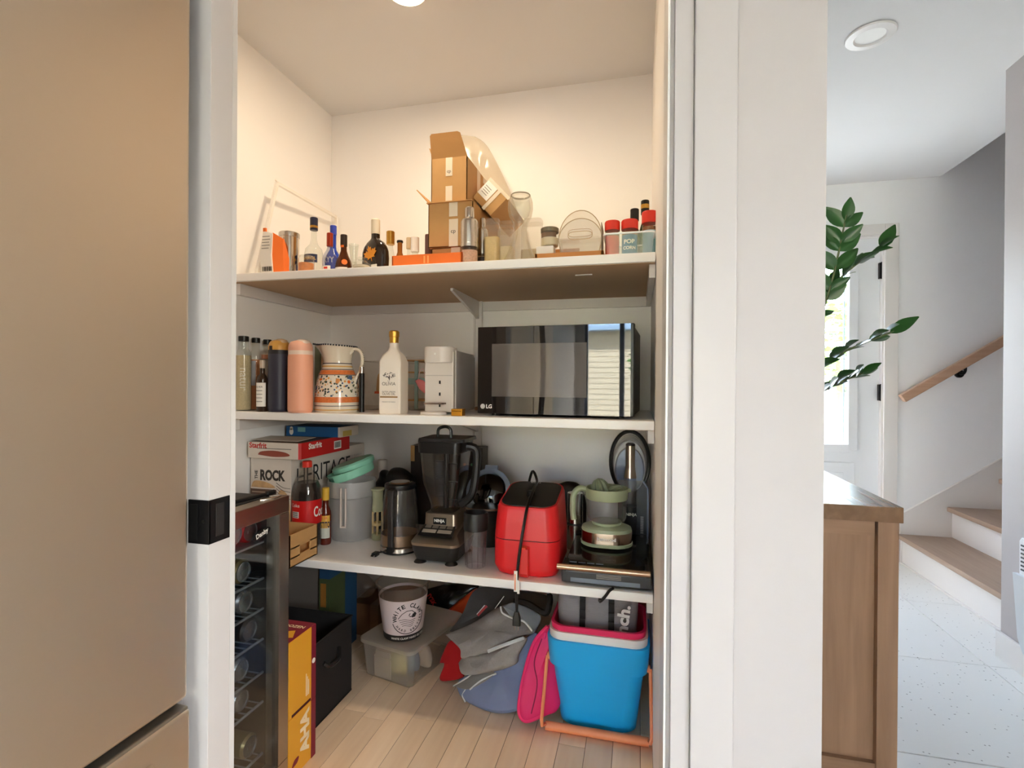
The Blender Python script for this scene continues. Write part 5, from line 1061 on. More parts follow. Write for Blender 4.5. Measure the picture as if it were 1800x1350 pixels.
pts = [(ax-.05, Y0+.27, Z3+.24), (ax-.03, Y0+.275, Z3+.32), (ax, Y0+.22, Z3+.295), (ax+.008, Y0+.12, Z3+.283), (ax+.006, Y0+.03, Z3+.25), (ax+.004, Y0-.018, Z3+.2), (ax-.006, Y0-.034, Z3+.12), (ax-.014, Y0-.042, Z3+.04), (ax-.016, Y0-.046, Z3-.02), (ax-.015, Y0-.046, Z3-.10)]
bm = nb(); tube(bm, spl(pts, 6), .0052, 8); cd_ = part('power_cord', bm, blk, t, label='black power cord with paper tag'); cd_.location = -FL
bm = nb(); rloft(bm, [(.014, .012, 0, .004), (.026, .018, .02, .006), (.028, .02, .045, .006)], Mx=T(ax-.015, Y0-.046, Z3-.10) @ RX(PI)); part('plug', bm, blk, cd_)
for s_ in (-1, 1):
    bm = nb(); box(bm, ax-.015+s_*.006-.001, ax-.015+s_*.006+.001, Y0-.049, Y0-.043, Z3-.162, Z3-.145); part('prong', bm, steel, cd_)
bm = nb(); box(bm, ax-.024, ax-.012, Y0-.054, Y0-.052, Z3-.03, Z3+.04, Mx=None); box(bm, ax-.012, ax-.004, Y0-.056, Y0-.054, Z3-.035, Z3+.01); part('paper_tag', bm, white, cd_)
bm = nb(); box(bm, ax-.021, ax-.018, Y0-.0548, Y0-.0538, Z3-.025, Z3+.03); part('tag_stripe', bm, orange, cd_)
# black clutter behind fryer
bm = nb(); P = [onY(u, v, 2.28) for u, v in ((978, 852), (1000, 846), (1022, 856), (1030, 900), (1000, 930), (975, 930))]; pillow(bm, P, (0, -1, 0), .03, .03, .01, 8, 12)
for v in bm.verts:
    if v.co.z < Z3+.12: v.co.z = max(Z3+.002, v.co.z-.09)
solo('cable_bundle', bm, blk, 'black bundle of cables behind the red air fryer', 'cables')
x, y, r, h = cyl(996, 1026, 866, Z3, 2.10); t = thing('steel_shaker', 'steel cup standing behind the juicer handle', 'cup', (x, y, Z3)); bm = nb(); lathe(bm, ((r*.9, 0), (r, h*.4), (r*.9, h*.45), (r*.9, h)), 28); part('cup', bm, steel, t); bm = nb(); lathe(bm, ((r*.94, h*.42), (r*.94, h*.47)), 28); part('band', bm, dkg, t)
# flat countertop grill
X0, X1, Y0 = -.245, .046, 1.712
t = thing('countertop_grill', 'flat black countertop oven with bronze bar handle', 'oven', ((X0+X1)/2, Y0, Z3)); w = X1-X0; gb = M('grill_black', (34, 31, 30), .3)
bm = nb(); box(bm, -w/2, w/2, .0, .36, .008, .048, .004); part('body', bm, gb, t)
bm = nb(); prism(bm, [(0.012, .048), (.10, .072), (.36, .082), (.36, .048)], -w/2+.012, w/2-.012, RIGHT); part('glass_lid', bm, M('grill_glass', (22, 21, 22), .08), t)
bm = nb(); box(bm, -w/2+.03, w/2-.035, -.001, .002, .012, .026); part('display', bm, M('display_blue', (112, 122, 136), .2), t)
for k in range(3):
    bm = nb(); box(bm, -.03, .05, -.0015, .001, .030+.005*k, .032+.005*k); part('vent_slot', bm, M('vent_light', (150, 140, 130), .4), t)
for k in range(4):
    bm = nb(); box(bm, -w/2+.02+.03*k, -w/2+.045+.03*k, .05+.0, .0515, .0555, .062, .001); part('key', bm, M('display_blue', (112, 122, 136), .2), t)
hz = .066
bm = nb(); tube(bm, ((-w/2-.012, -.02, hz), (w/2-.004, -.02, hz)), .0098, 16); hd = part('bar_handle', bm, M('bronze_bar', (176, 146, 122), .25, .9), t)
for s_ in (-1, 1):
    bm = nb(); box(bm, s_*(w/2-.012)-.008, s_*(w/2-.012)+.008, -.024, .05, hz-.014, hz+.008, .003); part('handle_mount', bm, gb, hd)
for s_ in (-1, 1):
    for yy in (.04, .32):
        bm = nb(); lathe(bm, ((.012, 0), (.012, .009)), 12, cx=s_*(w/2-.03), cy=yy); part('foot', bm, blk, t)
# juicer on the grill
zj = Z3+.0835; Yj = 1.93; a, b = onY(1022, 950, Yj), onY(1111, 950, Yj)
sg = M('sage_plastic', (164, 174, 142), .42); jx = (a.x+b.x)/2; w = b.x-a.x
t = thing('citrus_juicer', 'sage green citrus juicer with clear jug on the grill', 'juicer', (jx, Yj, zj))
bm = nb(); rloft(bm, [(w*.93, w*.66, .004, .06), (w, w*.74, .012, .07), (w, w*.74, .05, .07)]); part('steel_base', bm, M('juicer_steel', (190, 168, 146), .2, 1), t)
bm = nb(); rloft(bm, [(w*1.02, w*.76, .0, .07), (w*1.03, w*.77, .010, .07), (w, w*.74, .012, .07)]); part('base_trim', bm, sg, t)
bm = nb(); rloft(bm, [(w, w*.74, .05, .07), (w*.97, w*.72, .062, .066), (w*.6, w*.55, .074, .05)]); part('base_top', bm, sg, t)
text(t, 'Kenwood', w*.36, white, T(w*.02, -w*.37-.0008, .032) @ RX(PI/2), bold=.02)
rj = w*.40
bm = nb(); lathe(bm, ((rj*.72, .072), (rj*.74, .082)), 36); part('drive_ring', bm, sg, t)
bm = nb(); lathe(bm, ((rj*.7, .083), (rj*.92, .09), (rj*.97, .10), (rj, .17)), 40, c1=False); part('jug', bm, THIN('juicer_jug', (246, 245, 244), .07, .05), t)
bm = nb(); lathe(bm, ((rj*1.0, .165), (rj*1.03, .17), (rj*1.05, .205), (rj*1.0, .205), (rj*.93, .172)), 40, c0=False, c1=False); part('rim', bm, sg, t)
bm = nb(); lathe(bm, ((rj*.3, .172), (rj*.95, .174)), 36); part('strainer', bm, M('sage_dark', (120, 138, 104), .5), t)
def reamer(dx, dy, dz, rx, ry, s_):
    bm = nb(); rr = []
    for i in range(9):
        q = i/8; rad = s_*.036*math.sqrt(max(0, 1-q**2.2))
        rr.append([((rad*(1+.12*math.cos(10*A)))*math.cos(A), (rad*(1+.12*math.cos(10*A)))*math.sin(A), s_*.06*q) for A in [2*PI*k/60 for k in range(60)]] if rad > 0 else [(1e-4*math.cos(2*PI*k/60), 1e-4*math.sin(2*PI*k/60), s_*.06) for k in range(60)])
    t_ = bmesh.new(); loft(t_, rr); merge(bm, t_, T(dx, dy, dz) @ RX(rx) @ RY(ry)); part('reamer', bm, M('reamer_green', (126, 136, 108), .5), t, 50)
reamer(-.02, 0, .185, 0, -.25, .9); reamer(.022, -.005, .178, .2, .9, .8)
bm = nb(); tube(bm, spl([(-rj*.95, -.01, .195), (-rj*1.35, -.02, .20), (-rj*1.62, -.025, .175), (-rj*1.66, -.025, .12), (-rj*1.60, -.025, .085)], 6), .011, 10); part('handle', bm, sg, t)
bm = nb(); tube(bm, spl([(-rj*.98, 0, .178), (-rj*1.25, -.008, .18), (-rj*1.38, -.012, .15), (-rj*1.4, -.012, .10)], 6), .008, 10); part('handle_inner', bm, clearp, t)
bm = nb(); prism(bm, [(rj*.95, -.012), (rj*1.18, 0), (rj*.95, .012)], .192, .205); part('spout', bm, sg, t)
# slate drink machine
Yn = 2.17; a, b = onY(1086, 900, Yn), onY(1146, 900, Yn); b.x = min(b.x, XR-.012); w = b.x-a.x
slate = M('slate_plastic', (52, 56, 64), .4); t = thing('drink_machine', 'slate drink machine with clear oval jug and silver lever', 'drink machine', ((a.x+b.x)/2, Yn, Z3)); hb = onY(1115, 845, Yn).z-Z3; ht_ = onY(1110, 759, Yn).z-Z3
out = [(-w/2, 0), (w/2-.03, 0), (w/2-.01, .01), (w/2, .03), (w/2, hb-.03), (w/2-.02, hb), (-w/2, hb)]
bm = nb(); prism(bm, out, -.16, 0, FRONT); part('body', bm, slate, t)
bm = nb(); tube(bm, [(w/2-.03, -.001, 0.004), (w/2-.008, -.001, .012), (w/2, -.001, .03), (w/2, -.001, hb-.03), (w/2-.02, -.001, hb)], .0035, 6); part('edge_strip', bm, M('pale_blue_strip', (150, 168, 198), .3), t)
for k in range(12):
    bm = nb(); box(bm, w*.26, w*.36, -.0012, .001, .06+.006*k, .0625+.006*k); part('tick', bm, M('tick_white', (190, 190, 190), .5), t)
R1 = onY(1140, 800, Yn).x-onY(1072, 800, Yn).x; cx = (onY(1107, 800, Yn).x)-(a.x+b.x)/2; zc = ht_-R1*.82
ov = [(cx+R1*.5*math.cos(A), zc+R1*.82*math.sin(A)) for A in [2*PI*k/40 for k in range(40)]]
bm = nb(); tube(bm, [(x_, .02, z_) for x_, z_ in ov], .008, 8, close=True); part('oval_frame', bm, dkg, t)
for k, (sc, yy) in enumerate(((.9, .05), (.82, .02), (.72, -.005))):
    bm = nb(); tube(bm, [(cx+(x_-cx)*sc, yy-.03, zc-.012*k+(z_-zc)*sc) for x_, z_ in ov], .003, 6, close=True); part('jug_ring', bm, clearp, t)
bm = nb(); loft(bm, [[(cx+(x_-cx)*s_, yy, zc-.008+(z_-zc)*s_) for x_, z_ in ov] for s_, yy in ((.93, .05), (.9, .0), (.8, -.03))], True, True); part('oval_jug', bm, THIN('oval_jug', (244, 243, 243), .14, .08), t)
bm = nb(); prism(bm, [(cx+(x_-cx)*.78, zc-.03+(z_-zc)*.70) for x_, z_ in ov], -.012, -.004, FRONT); part('blue_disc', bm, M('dusty_blue', (92, 116, 160), .4), t)
lx = onY(1108, 800, Yn-.05).x-(a.x+b.x)/2; z0, z1 = onY(1108, 838, Yn-.05).z-Z3, onY(1108, 783, Yn-.05).z-Z3
bm = nb(); lathe(bm, ((.025, z0-.003), (.021, z0+.025), (.019, z0+.04), (.019, z1)), 28, cx=lx, cy=-.05); part('silver_lever', bm, M('warm_silver', (190, 176, 162), .25, .9), t)
bm = nb(); lathe(bm, ((.019, z1), (.018, z1+.006), (.012, z1+.009)), 24, cx=lx, cy=-.05); part('lever_cap', bm, M('cap_brown', (70, 60, 56), .5), t)
bm = nb(); lathe(bm, ((.026, 0), (.026, z0*.6)), 28, cx=lx, cy=-.04); part('column', bm, slate, t)
text(t, 'NINJA', .042, white, T(lx+.006, -.0675, z0*.5) @ RX(PI/2), bold=.03)
bm = nb(); lathe(bm, ((.026, z0*.6), (.024, z0)), 28, c0=False, c1=False, cx=lx, cy=-.05); part('clear_column', bm, clearp, t)
# ================================================================== pantry floor
# beverage cooler facing right
DXF, DY0, DY1, DH = -.998, .947, 1.317, .864
t = thing('beverage_cooler', 'steel framed glass door beverage cooler full of cans', 'cooler', (DXF, DY1, 0), PI/2)   # local x = -(distance from far edge), -y = front
DWd = DY1-DY0; bkc = M('cooler_black', (26, 25, 26), .5)
bm = nb(); box(bm, -DWd, 0, .06, .53, DH-.035, DH-.004); box(bm, -DWd, 0, .06, .53, .03, .07); box(bm, -DWd, -DWd+.02, .06, .53, .07, DH-.03); box(bm, -.02, 0, .06, .53, .07, DH-.03); box(bm, -DWd, 0, .51, .53, .07, DH-.03); part('cabinet', bm, bkc, t)
bm = nb(); box(bm, -DWd+.02, -.02, .50, .51, .07, DH-.035); part('liner', bm, M('cooler_liner', (170, 172, 174), .5), t)
fr_ = M('cooler_steel', (176, 164, 150), .3, 1); fw = .048
dr = None
for nm, q in (('top', (-DWd, 0, DH-fw, DH)), ('bottom', (-DWd, 0, .04, .09)), ('side', (-fw*.9, 0, .09, DH-fw)), ('side', (-DWd, -DWd+fw*.9, .09, DH-fw))):
    bm = nb(); box(bm, q[0], q[1], 0, .045, q[2], q[3], .003); part('door_frame', bm, fr_, t)
bm = nb(); box(bm, -DWd+fw*.9, -fw*.9, .012, .018, .09, DH-fw); gp = part('door_glass', bm, THIN('cooler_glass', (236, 240, 242), .03, .03, (60, 64, 68)), t)
ov = [(.034*math.cos(2*PI*k/28), .0125*math.sin(2*PI*k/28)) for k in range(28)]
pL = onX(466, 939, DXF); lc = T(pL.y-DY1, .0105, pL.z) @ RX(PI/2) @ RZ(.22)
bm = nb(); prism(bm, ov, 0, .001, lc); part('badge', bm, blk, gp); text(gp, 'Danby', .048, white, lc @ T(0, 0, .0018), bold=.03)
rk = M('rack_grey', (170, 172, 174), .35, .5)
canm = M('can_silver', (196, 196, 198), .25, .9)
CM = [M('can_red', (180, 36, 34), .35, .4), M('can_gold', (150, 130, 84), .35, .5), canm, M('can_dark', (60, 52, 50), .35, .4)]
bm = nb(); lathe(bm, ((.026, 0), (.033, .008), (.033, .112), (.027, .120), (.027, .118), (.024, .116)), 24); cbody = fin(bm, 'can_body')
bm = nb(); lathe(bm, ((.0275, .1185), (.0275, .1212), (.025, .1212), (.024, .1178), (.003, .1178)), 24); box(bm, -.004, .004, -.010, .006, .118, .1195); cend = fin(bm, 'can_end'); cend.materials.append(canm)
cbs = []
for m_ in CM: me = cbody.copy(); me.materials.append(m_); cbs.append(me)
k = 0
for u, v, ci, lab in ((441, 934, 0, 'red soda can on top rack of the beverage cooler'), (412, 941, 0, 'second red soda can on the top cooler rack'), (428, 1005, 1, 'gold beer can on the second cooler rack'), (432, 1058, 2, 'silver can on the third cooler rack'),
        (440, 1108, 3, 'dark can on the fourth cooler rack'), (425, 1178, 2, 'silver can on the fifth cooler rack'), (425, 1232, 2, 'silver can on the sixth cooler rack'), (440, 1312, 1, 'gold can on the lowest cooler rack')):
    p = onX(u, v, DXF-.085)
    c = thing('drink_can', lab, 'can', (DXF-.085, p.y, p.z), 0, None); c.rotation_euler = (0, PI/2, 0); c.location.x = DXF-.205
    o = pc('can_body', cbs[ci], None, c); pc('can_end', cend, None, c)
    if v != 941:
        zz = p.z-.036
        bm = nb()
        box(bm, -DWd+.021, -.021, .07, .49, zz-.006, zz-.001) if v < 940 else [tube(bm, ((-DWd+.022+.0265*i, .07, zz-.004), (-DWd+.022+.0265*i, .49, zz-.004)), .0022, 5) for i in range(13)]
        if v > 940: tube(bm, ((-DWd+.021, .072, zz-.004), (-.021, .072, zz-.004)), .004, 6)
        part('rack', bm, rk, t)
bm = nb(); tube(bm, ((0, 0, .007), (.0, .10, .008)), .006, 8); lathe(bm, ((.004, 0), (.008, .004), (.008, .03)), 12, Mx=T(0, .10, .009) @ RX(-PI/2)); solo('black_marker', bm, blk, 'black marker pen lying on top of the beverage cooler', 'pen', (DXF-.075, 1.19, DH-.004), -.15)
bm = nb(); tube(bm, spl([(0, 0, .004), (.02, .03, .004), (.012, .07, .004), (-.01, .05, .004)]), .0032, 6); solo('steel_opener', bm, steel, 'small steel opener on top of the beverage cooler', 'opener', (DXF-.03, 1.23, DH-.003))
# yellow soda cartons
yl = M('carton_yellow', (224, 160, 44), .45); bg_ = M('carton_burgundy', (124, 24, 46), .45)
cX, cY0, cY1 = -1.003, 1.325, 1.455
for z0, z1, lab, cap in ((0, .186, 'lower yellow soda carton with cream lettering on the floor', True), (.1865, .42, 'upper yellow soda carton with burgundy top', False)):
    c = thing('soda_carton', lab, 'carton', (cX, cY0, z0)); h = z1-z0; d = cY1-cY0
    bm = nb(); box(bm, -.26, 0, 0, d, 0, h, .003); part('carton', bm, yl, c)
    bm = nb(); box(bm, -.26, .001, d-.022, d+.001, 0, h, .001); part('burgundy_edge', bm, bg_, c)
    if cap: text(c, 'AHA', h*.72, M('cream_ink', (240, 220, 180), .6), Rt @ T(d*.58, h*.58, 0) @ RZ(PI/2), h=.045, bold=.05)
    if cap: bm = nb(); pillow(bm, [Vector((.001, d*.08, h*.18)), Vector((.001, d*.2, h*.28)), Vector((.001, d*.36, h*.28)), Vector((.001, d*.3, h*.2))], (1, 0, 0), .001, 0, 0); part('berry_print', bm, bg_, c)
    else:
        bm = nb(); box(bm, -.26, -.001, .0, d, h, h+.0015); part('top_print', bm, bg_, c); bm = nb(); prism(bm, [(-.06, .01), (-.01, .03), (-.03, .07), (-.07, .05)], h+.0012, h+.0022); part('top_print', bm, yl, c); text(c, 'DOZEN', .07, M('cream_ink', (240, 220, 180), .6), T(-.05, d*.72, h+.0022), bold=.02)
        for k in range(3):
            bm = nb(); box(bm, .0002, .001, d*.62+.006*k, d*.62+.006*k+.003, h*.12, h*(.42-.05*k)); part('print_line', bm, M('cream_ink', (240, 220, 180), .6), c)
        bm = nb(); lathe(bm, ((.008, 0), (.008, .001)), 16, Mx=T(.001, d-.012, h*.52) @ RY(PI/2)); part('round_print', bm, white, c)
        bm = nb(); box(bm, .0002, .0012, d*.1, d*.80, .002, .010, Mx=None); part('tear_slot', bm, M('slot_maroon', (70, 22, 24), .7), c)
# black fabric bin
bX0, bX1, bY0, bY1, bh = -1.38, -1.075, 1.50, 1.792, .29
t = thing('fabric_bin', 'black fabric storage cube with side handle', 'bin', (bX1, bY0, 0)); bf = M('black_fabric', (27, 25, 25), .8, bump=(300, .3)); w = bX1-bX0; d = bY1-bY0
bm = nb(); box(bm, -.006, 0, 0, d, 0, bh, .002); box(bm, -w, -w+.006, 0, d, 0, bh); box(bm, -w, 0, 0, .006, 0, bh, .002); box(bm, -w, 0, d-.006, d, 0, bh, .002); box(bm, -w, 0, 0, d, 0, .006); part('cube', bm, bf, t)
bm = nb(); tube(bm, spl([(.002, d*.36, bh*.70), (.014, d*.42, bh*.64), (.016, d*.6, bh*.64), (.002, d*.68, bh*.74)]), .008, 6); part('handle', bm, blk, t)
bm = nb(); tube(bm, [(0, 0, bh), (0, d, bh), (-w, d, bh), (-w, 0, bh)], .004, 6, close=True); part('hem', bm, bf, t)
# things behind it
bm = nb(); P = [Vector((-1.30, 2.06, .004)), Vector((-1.30, 2.06, .47))]; 
t = thing('grey_storage_box', 'dark grey storage box behind the black fabric bin', 'box', (-1.56, 1.95, 0)); bm = nb(); box(bm, 0, .235, 0, .22, 0, .42, .004); part('box', bm, M('box_grey', (98, 92, 86), .6), t); bm = nb(); box(bm, -.002, .238, -.003, .223, .42, .45, .004); part('lid', bm, M('box_lid_grey', (84, 80, 76), .6), t)
t = thing('blue_binder', 'blue and green folder standing beside the grey storage box', 'folder', (-1.315, 1.93, 0)); bm = nb(); box(bm, 0, .05, 0, .22, .0, .45, .002); part('cover', bm, M('binder_blue', (32, 70, 104), .5), t); bm = nb(); box(bm, .0, .0505, -.001, .12, .0, .36, .001); part('green_label', bm, M('binder_green', (66, 78, 46), .6), t); bm = nb(); box(bm, .008, .034, -.002, .0, .24, .34); part('orange_label', bm, M('label_amber', (150, 100, 36), .6), t)
t = thing('brown_box', 'plain brown carton behind the clear storage box', 'box', (-1.318, 2.19, 0)); bm = nb(); box(bm, 0, .22, 0, .18, 0, .15, .002); part('carton', bm, M('brown_carton', (116, 78, 46), .7), t); bm = nb(); box(bm, .1, .14, -.001, .181, .0, .1505); part('tape', bm, M('brown_tape', (134, 96, 60), .4), t)
# clear storage box (turned a little)
ang = math.atan2(-.051, .222); fl = Vector((-1.084, 1.901, 0)); Lx, Ly = .236, .35
t = thing('clear_storage_box', 'frosted clear storage box with lid under the ice bucket', 'storage box', (fl.x, fl.y, 0), ang); fz = THIN('frosted_box', (250, 248, 245), .3, .25, (250, 246, 238)); h = .150
bm = nb(); rloft(bm, [(Lx*.96, Ly*.96, 0, .02), (Lx, Ly, .008, .022), (Lx+.026, Ly+.026, h, .026)], c1=False, Mx=T(Lx/2, Ly/2, 0)); part('tub', bm, fz, t)
bm = nb(); rloft(bm, [(Lx+.03, Ly+.03, h-.012, .028), (Lx+.038, Ly+.038, h-.010, .03), (Lx+.038, Ly+.038, h+.004, .03), (Lx+.02, Ly+.02, h+.010, .026)], c0=False, Mx=T(Lx/2, Ly/2, 0)); part('lid', bm, THIN('frosted_lid', (246, 243, 236), .42, .4, (246, 240, 228)), t)
bm = nb(); rloft(bm, [(.085, .004, .02, .002), (.085, .004, .10, .002)], Mx=T(Lx*.45, -.010, 0)); box(bm, Lx*.30, Lx*.62, -.014, -.006, .10, .125, .003); part('handle_panel', bm, fz, t)
random.seed(8)
for k in range(6):
    c = [(196, 150, 120), (206, 196, 180), (170, 110, 110), (196, 186, 120), (120, 140, 160), (206, 190, 170)][k]
    x_, y_ = .05+.028*k, .05+.045*(k % 3); bm = nb(); pillow(bm, [Vector((x_-.04, y_, .02)), Vector((x_-.035, y_, .09)), Vector((x_+.03, y_, .10)), Vector((x_+.04, y_, .02))], (0, -1, 0), .02, .02, .006, k, 25, 40); part('content', bm, M('content_%d' % k, c, .6), t)
# seltzer ice bucket
zb_ = h+.0105; p = onZ(694, 1128, zb_); bxp = Vector((p.x, p.y+.075))
t = thing('ice_bucket', 'white seltzer ice bucket with black wave logo', 'bucket', (bxp.x, bxp.y, zb_), 0); R0, R1, H_ = .078, .106, .22
ang0 = math.atan2(-bxp.y, -bxp.x)
rad = lambda z: R0+(R1-R0)*z/H_
bm = nb(); lathe(bm, ((R0*.97, 0), (R0, .003), (rad(.028), .028)), 44); part('base_band', bm, M('bucket_black', (24, 22, 22), .4), t)
bm = nb(); lathe(bm, ((rad(.028), .028), (rad(.17), .17)), 44, c0=False, c1=False); part('white_body', bm, M('bucket_white', (218, 204, 204), .4), t)
bm = nb(); lathe(bm, ((rad(.17)-.001, .17), (R1-.001, H_-.006), (R1+.006, H_-.004), (R1+.006, H_), (R1-.004, H_)), 44, c0=False, c1=False); part('clear_rim', bm, THIN('bucket_rim', (240, 234, 226), .12, .15), t)
bm = nb(); lathe(bm, ((R0, .02), (rad(.16)-.004, .16)), 30, c0=False); part('inner_lining', bm, M('lining', (140, 116, 94), .6), t)
am = ang0+.22
def bend(x, y): x *= 1.16; y *= 1.16; z = .099+y; return Vector(((rad(z)+.0009)*math.cos(am+x/rad(z)), (rad(z)+.0009)*math.sin(am+x/rad(z)), z))
def arc(s, r_, a0, a1, size, flip=False):
    n = len(s)
    for i, ch in enumerate(s):
        if ch == ' ': continue
        q = a0+(a1-a0)*i/(n-1); vs, fs_, asp = tmesh(ch, .03); rot = q-PI/2 if not flip else q+PI/2
        wch = size*(1.0 if ch in 'WM' else .12 if ch == 'I' else .62)
        pts = []
        for v_ in vs:
            x_, y_ = v_.x*wch, v_.y*wch*(size*.8/(asp*wch)); pts.append(bend(r_*math.cos(q)+x_*math.cos(rot)-y_*math.sin(rot), r_*math.sin(q)+x_*math.sin(rot)+y_*math.cos(rot)))
        me = bpy.data.meshes.new('lettering'); me.from_pydata([tuple(p_) for p_ in pts], [], fs_); me.materials.append(ink); o = bpy.data.objects.new('lettering', me); COL.objects.link(o); o.parent = t
arc('WHITE CLAW', .046, math.radians(186), math.radians(22), .019); arc('HARD SELTZER', .046, math.radians(218), math.radians(362), .0105, True)
def curve_on(pts, r_=.0011):
    bm = nb(); tube(bm, [bend(x_, y_) for x_, y_ in pts], r_, 4); return bm
part('ring_print', curve_on([(.056*math.cos(math.radians(q)), .056*math.sin(math.radians(q))) for q in range(200, 361, 8)], .0013), ink, t)
part('ring_print', curve_on([(.056*math.cos(math.radians(q)), .056*math.sin(math.radians(q))) for q in range(0, 20, 5)], .0013), ink, t)
part('wave_print', curve_on([(-.034+.0, .0), (-.022, .016), (-.006, .026), (.012, .026), (.022, .016), (.016, .006), (.006, .004), (.002, .010), (.006, .016)], .0014), ink, t)
for k in range(4): part('wave_print', curve_on([(-.032+.004*k, -.006-.007*k), (-.012, -.003-.007*k), (.008, -.010-.007*k), (.026-.003*k, -.006-.007*k)], .0009), ink, t)
bm = nb(); t_ = bmesh.new(); vs = [t_.verts.new(bend(x_, y_)) for x_, y_ in ((.014, .012), (.024, .018), (.030, .010), (.024, .0), (.012, .0))]; t_.faces.new(vs); merge(bm, t_); part('wave_print', bm, ink, t)
text(t, 'WHITE CLAW HARD SELTZER', .15, white, bend=lambda x, y: Vector(((rad(.016)+.001)*math.cos(am+.1+x/rad(.016)), (rad(.016)+.001)*math.sin(am+.1+x/rad(.016)), .015+y)), bold=.02)
# plastic bag on the left of the bucket
def BP(*q, zm=.004): 
    o = []
    for u, v, Y in q:
        p_ = onY(u, v, Y); p_.z = max(p_.z, zm); o.append(p_)
    return o
bm = nb(); pillow(bm, BP((592, 1030, 2.24), (600, 1006, 2.26), (640, 1008, 2.26), (660, 1030, 2.25), (650, 1052, 2.24), (622, 1078, 2.22), (608, 1066, 2.22), (596, 1055, 2.24), zm=.165), (.2, -1, .1), .03, .03, .016, 5, 22); solo('plastic_bag', bm, THIN('bag_film', (242, 236, 230), .2, .18), 'crumpled clear plastic bag beside the ice bucket', 'bag')
# ---- bags between the bucket and the pink bag
bag_orange = M('bag_orange', (206, 74, 24), .4, noise_=(8, .35)); bag_black = M('bag_gloss_black', (28, 24, 22), .25, noise_=(30, .4)); dgr = M('bag_charcoal', (84, 82, 82), .85, bump=(400, .3)); gry = M('bag_grey', (146, 140, 136), .85, noise_=(150, .12), bump=(500, .3)); slb = M('bag_slate_blue', (120, 130, 162), .75, bump=(400, .2)); rdb = M('bag_red', (176, 16, 20), .6); pk = M('bag_pink', (222, 36, 104), .6); wtr = M('white_piping', (214, 214, 212), .5)
def bag(name, lab, outline, nrm, tf_, tb, wr, mt, seed, ws=9):
    t = thing(name, lab, 'bag'); bm = nb(); pillow(bm, outline, nrm, tf_, tb, wr, seed, ws, 72); part('body', bm, mt, t); return t
t = bag('shopping_bag', 'glossy black and orange shopping bag behind the ice bucket', BP((735, 1040, 2.32), (790, 1026, 2.34), (838, 1028, 2.34), (836, 1040, 2.34), (800, 1085, 2.31), (745, 1108, 2.29), (733, 1080, 2.30)), (.1, -1, .2), .02, .02, .010, bag_black, 3, 14)
bm = nb(); pillow(bm, BP((748, 1108, 2.275), (790, 1070, 2.29), (838, 1034, 2.31), (828, 1062, 2.29), (806, 1100, 2.275), (775, 1105, 2.275)), (.1, -1, .2), .018, .01, .006, 3, 14); part('orange_panel', bm, bag_orange, t)
a, b = onY(752, 1042, 2.29), onY(766, 1066, 2.28); dx = (b-a).normalized(); up = Vector((.1, -1, .3)).normalized(); yv = up.cross(dx).normalized()
Mx = Matrix(((dx.x, yv.x, up.x, (a.x+b.x)/2), (dx.y, yv.y, up.y, (a.y+b.y)/2), (dx.z, yv.z, up.z, (a.z+b.z)/2), (0, 0, 0, 1)))
text(t, 'JYSK', .06, M('bag_red_ink', (214, 34, 30), .5), Mx @ T(0, 0, .012), bold=.03)
t = bag('charcoal_bag', 'charcoal cooler bag with red tag lying against the back', BP((790, 1110, 1.98), (812, 1080, 2.02), (836, 1036, 2.1), (880, 1034, 2.12), (965, 1048, 2.1), (955, 1075, 2.02), (880, 1090, 1.97), (830, 1110, 1.96)), (0, -.8, .6), .02, .05, .004, dgr, 5, 8)
for (u0, v0, u1, v1, wd, mt) in ((840, 1082, 856, 1065, .010, M('tag_red', (150, 26, 30), .6)), (838, 1080, 852, 1064, .003, wtr), (870, 1070, 886, 1048, .003, wtr)):
    a, b = onY(u0, v0, 1.955), onY(u1, v1, 1.975); bm = nb(); tube(bm, (a, b), wd*.6, 4); part('tag', bm, mt, t)
t = bag('grey_bag', 'grey heather cooler bag with white piped opening', BP((783, 1116, 1.93), (830, 1096, 1.95), (876, 1068, 1.97), (905, 1062, 1.98), (948, 1085, 1.95), (938, 1112, 1.9), (905, 1122, 1.87), (870, 1142, 1.85), (815, 1158, 1.85), (808, 1140, 1.87)), (-.05, -.85, .5), .03, .05, .016, gry, 7, 11)
o = BP((880, 1066, 1.925), (884, 1078, 1.915), (905, 1088, 1.90), (920, 1092, 1.895), (930, 1102, 1.885), (936, 1110, 1.875)); bm = nb(); tube(bm, spl(o), .0038, 6); part('piping', bm, wtr, t)
bm = nb(); pillow(bm, BP((884, 1066, 1.93), (905, 1060, 1.95), (950, 1082, 1.93), (937, 1108, 1.885), (922, 1092, 1.9), (900, 1085, 1.91)), (0, -.8, .6), .005, .004, .002, 2, 20); part('lining', bm, M('bag_lining', (128, 132, 136), .5), t)
t = bag('folded_grey_bag', 'lower folded grey bag with white zip stripe', BP((806, 1166, 1.86), (820, 1152, 1.87), (870, 1142, 1.86), (925, 1120, 1.86), (912, 1150, 1.83), (905, 1168, 1.82), (860, 1182, 1.81), (815, 1186, 1.82)), (-.05, -.85, .5), .025, .05, .016, gry, 11, 13)
o = BP((858, 1145, 1.805), (880, 1136, 1.81), (921, 1121, 1.825)); bm = nb(); tube(bm, spl(o), [.0065]*7+[.0065]*6, 6); part('zip_stripe', bm, M('zip_grey', (196, 202, 204), .4), t)
t = bag('red_bag', 'red folded shopping bag beside the clear storage box', BP((773, 1165, 1.95), (778, 1150, 1.96), (792, 1126, 1.98), (815, 1138, 1.95), (814, 1180, 1.91), (812, 1192, 1.9), (774, 1196, 1.92), (781, 1168, 1.94)), (-.1, -1, .3), .006, .03, .003, rdb, 2, 12)
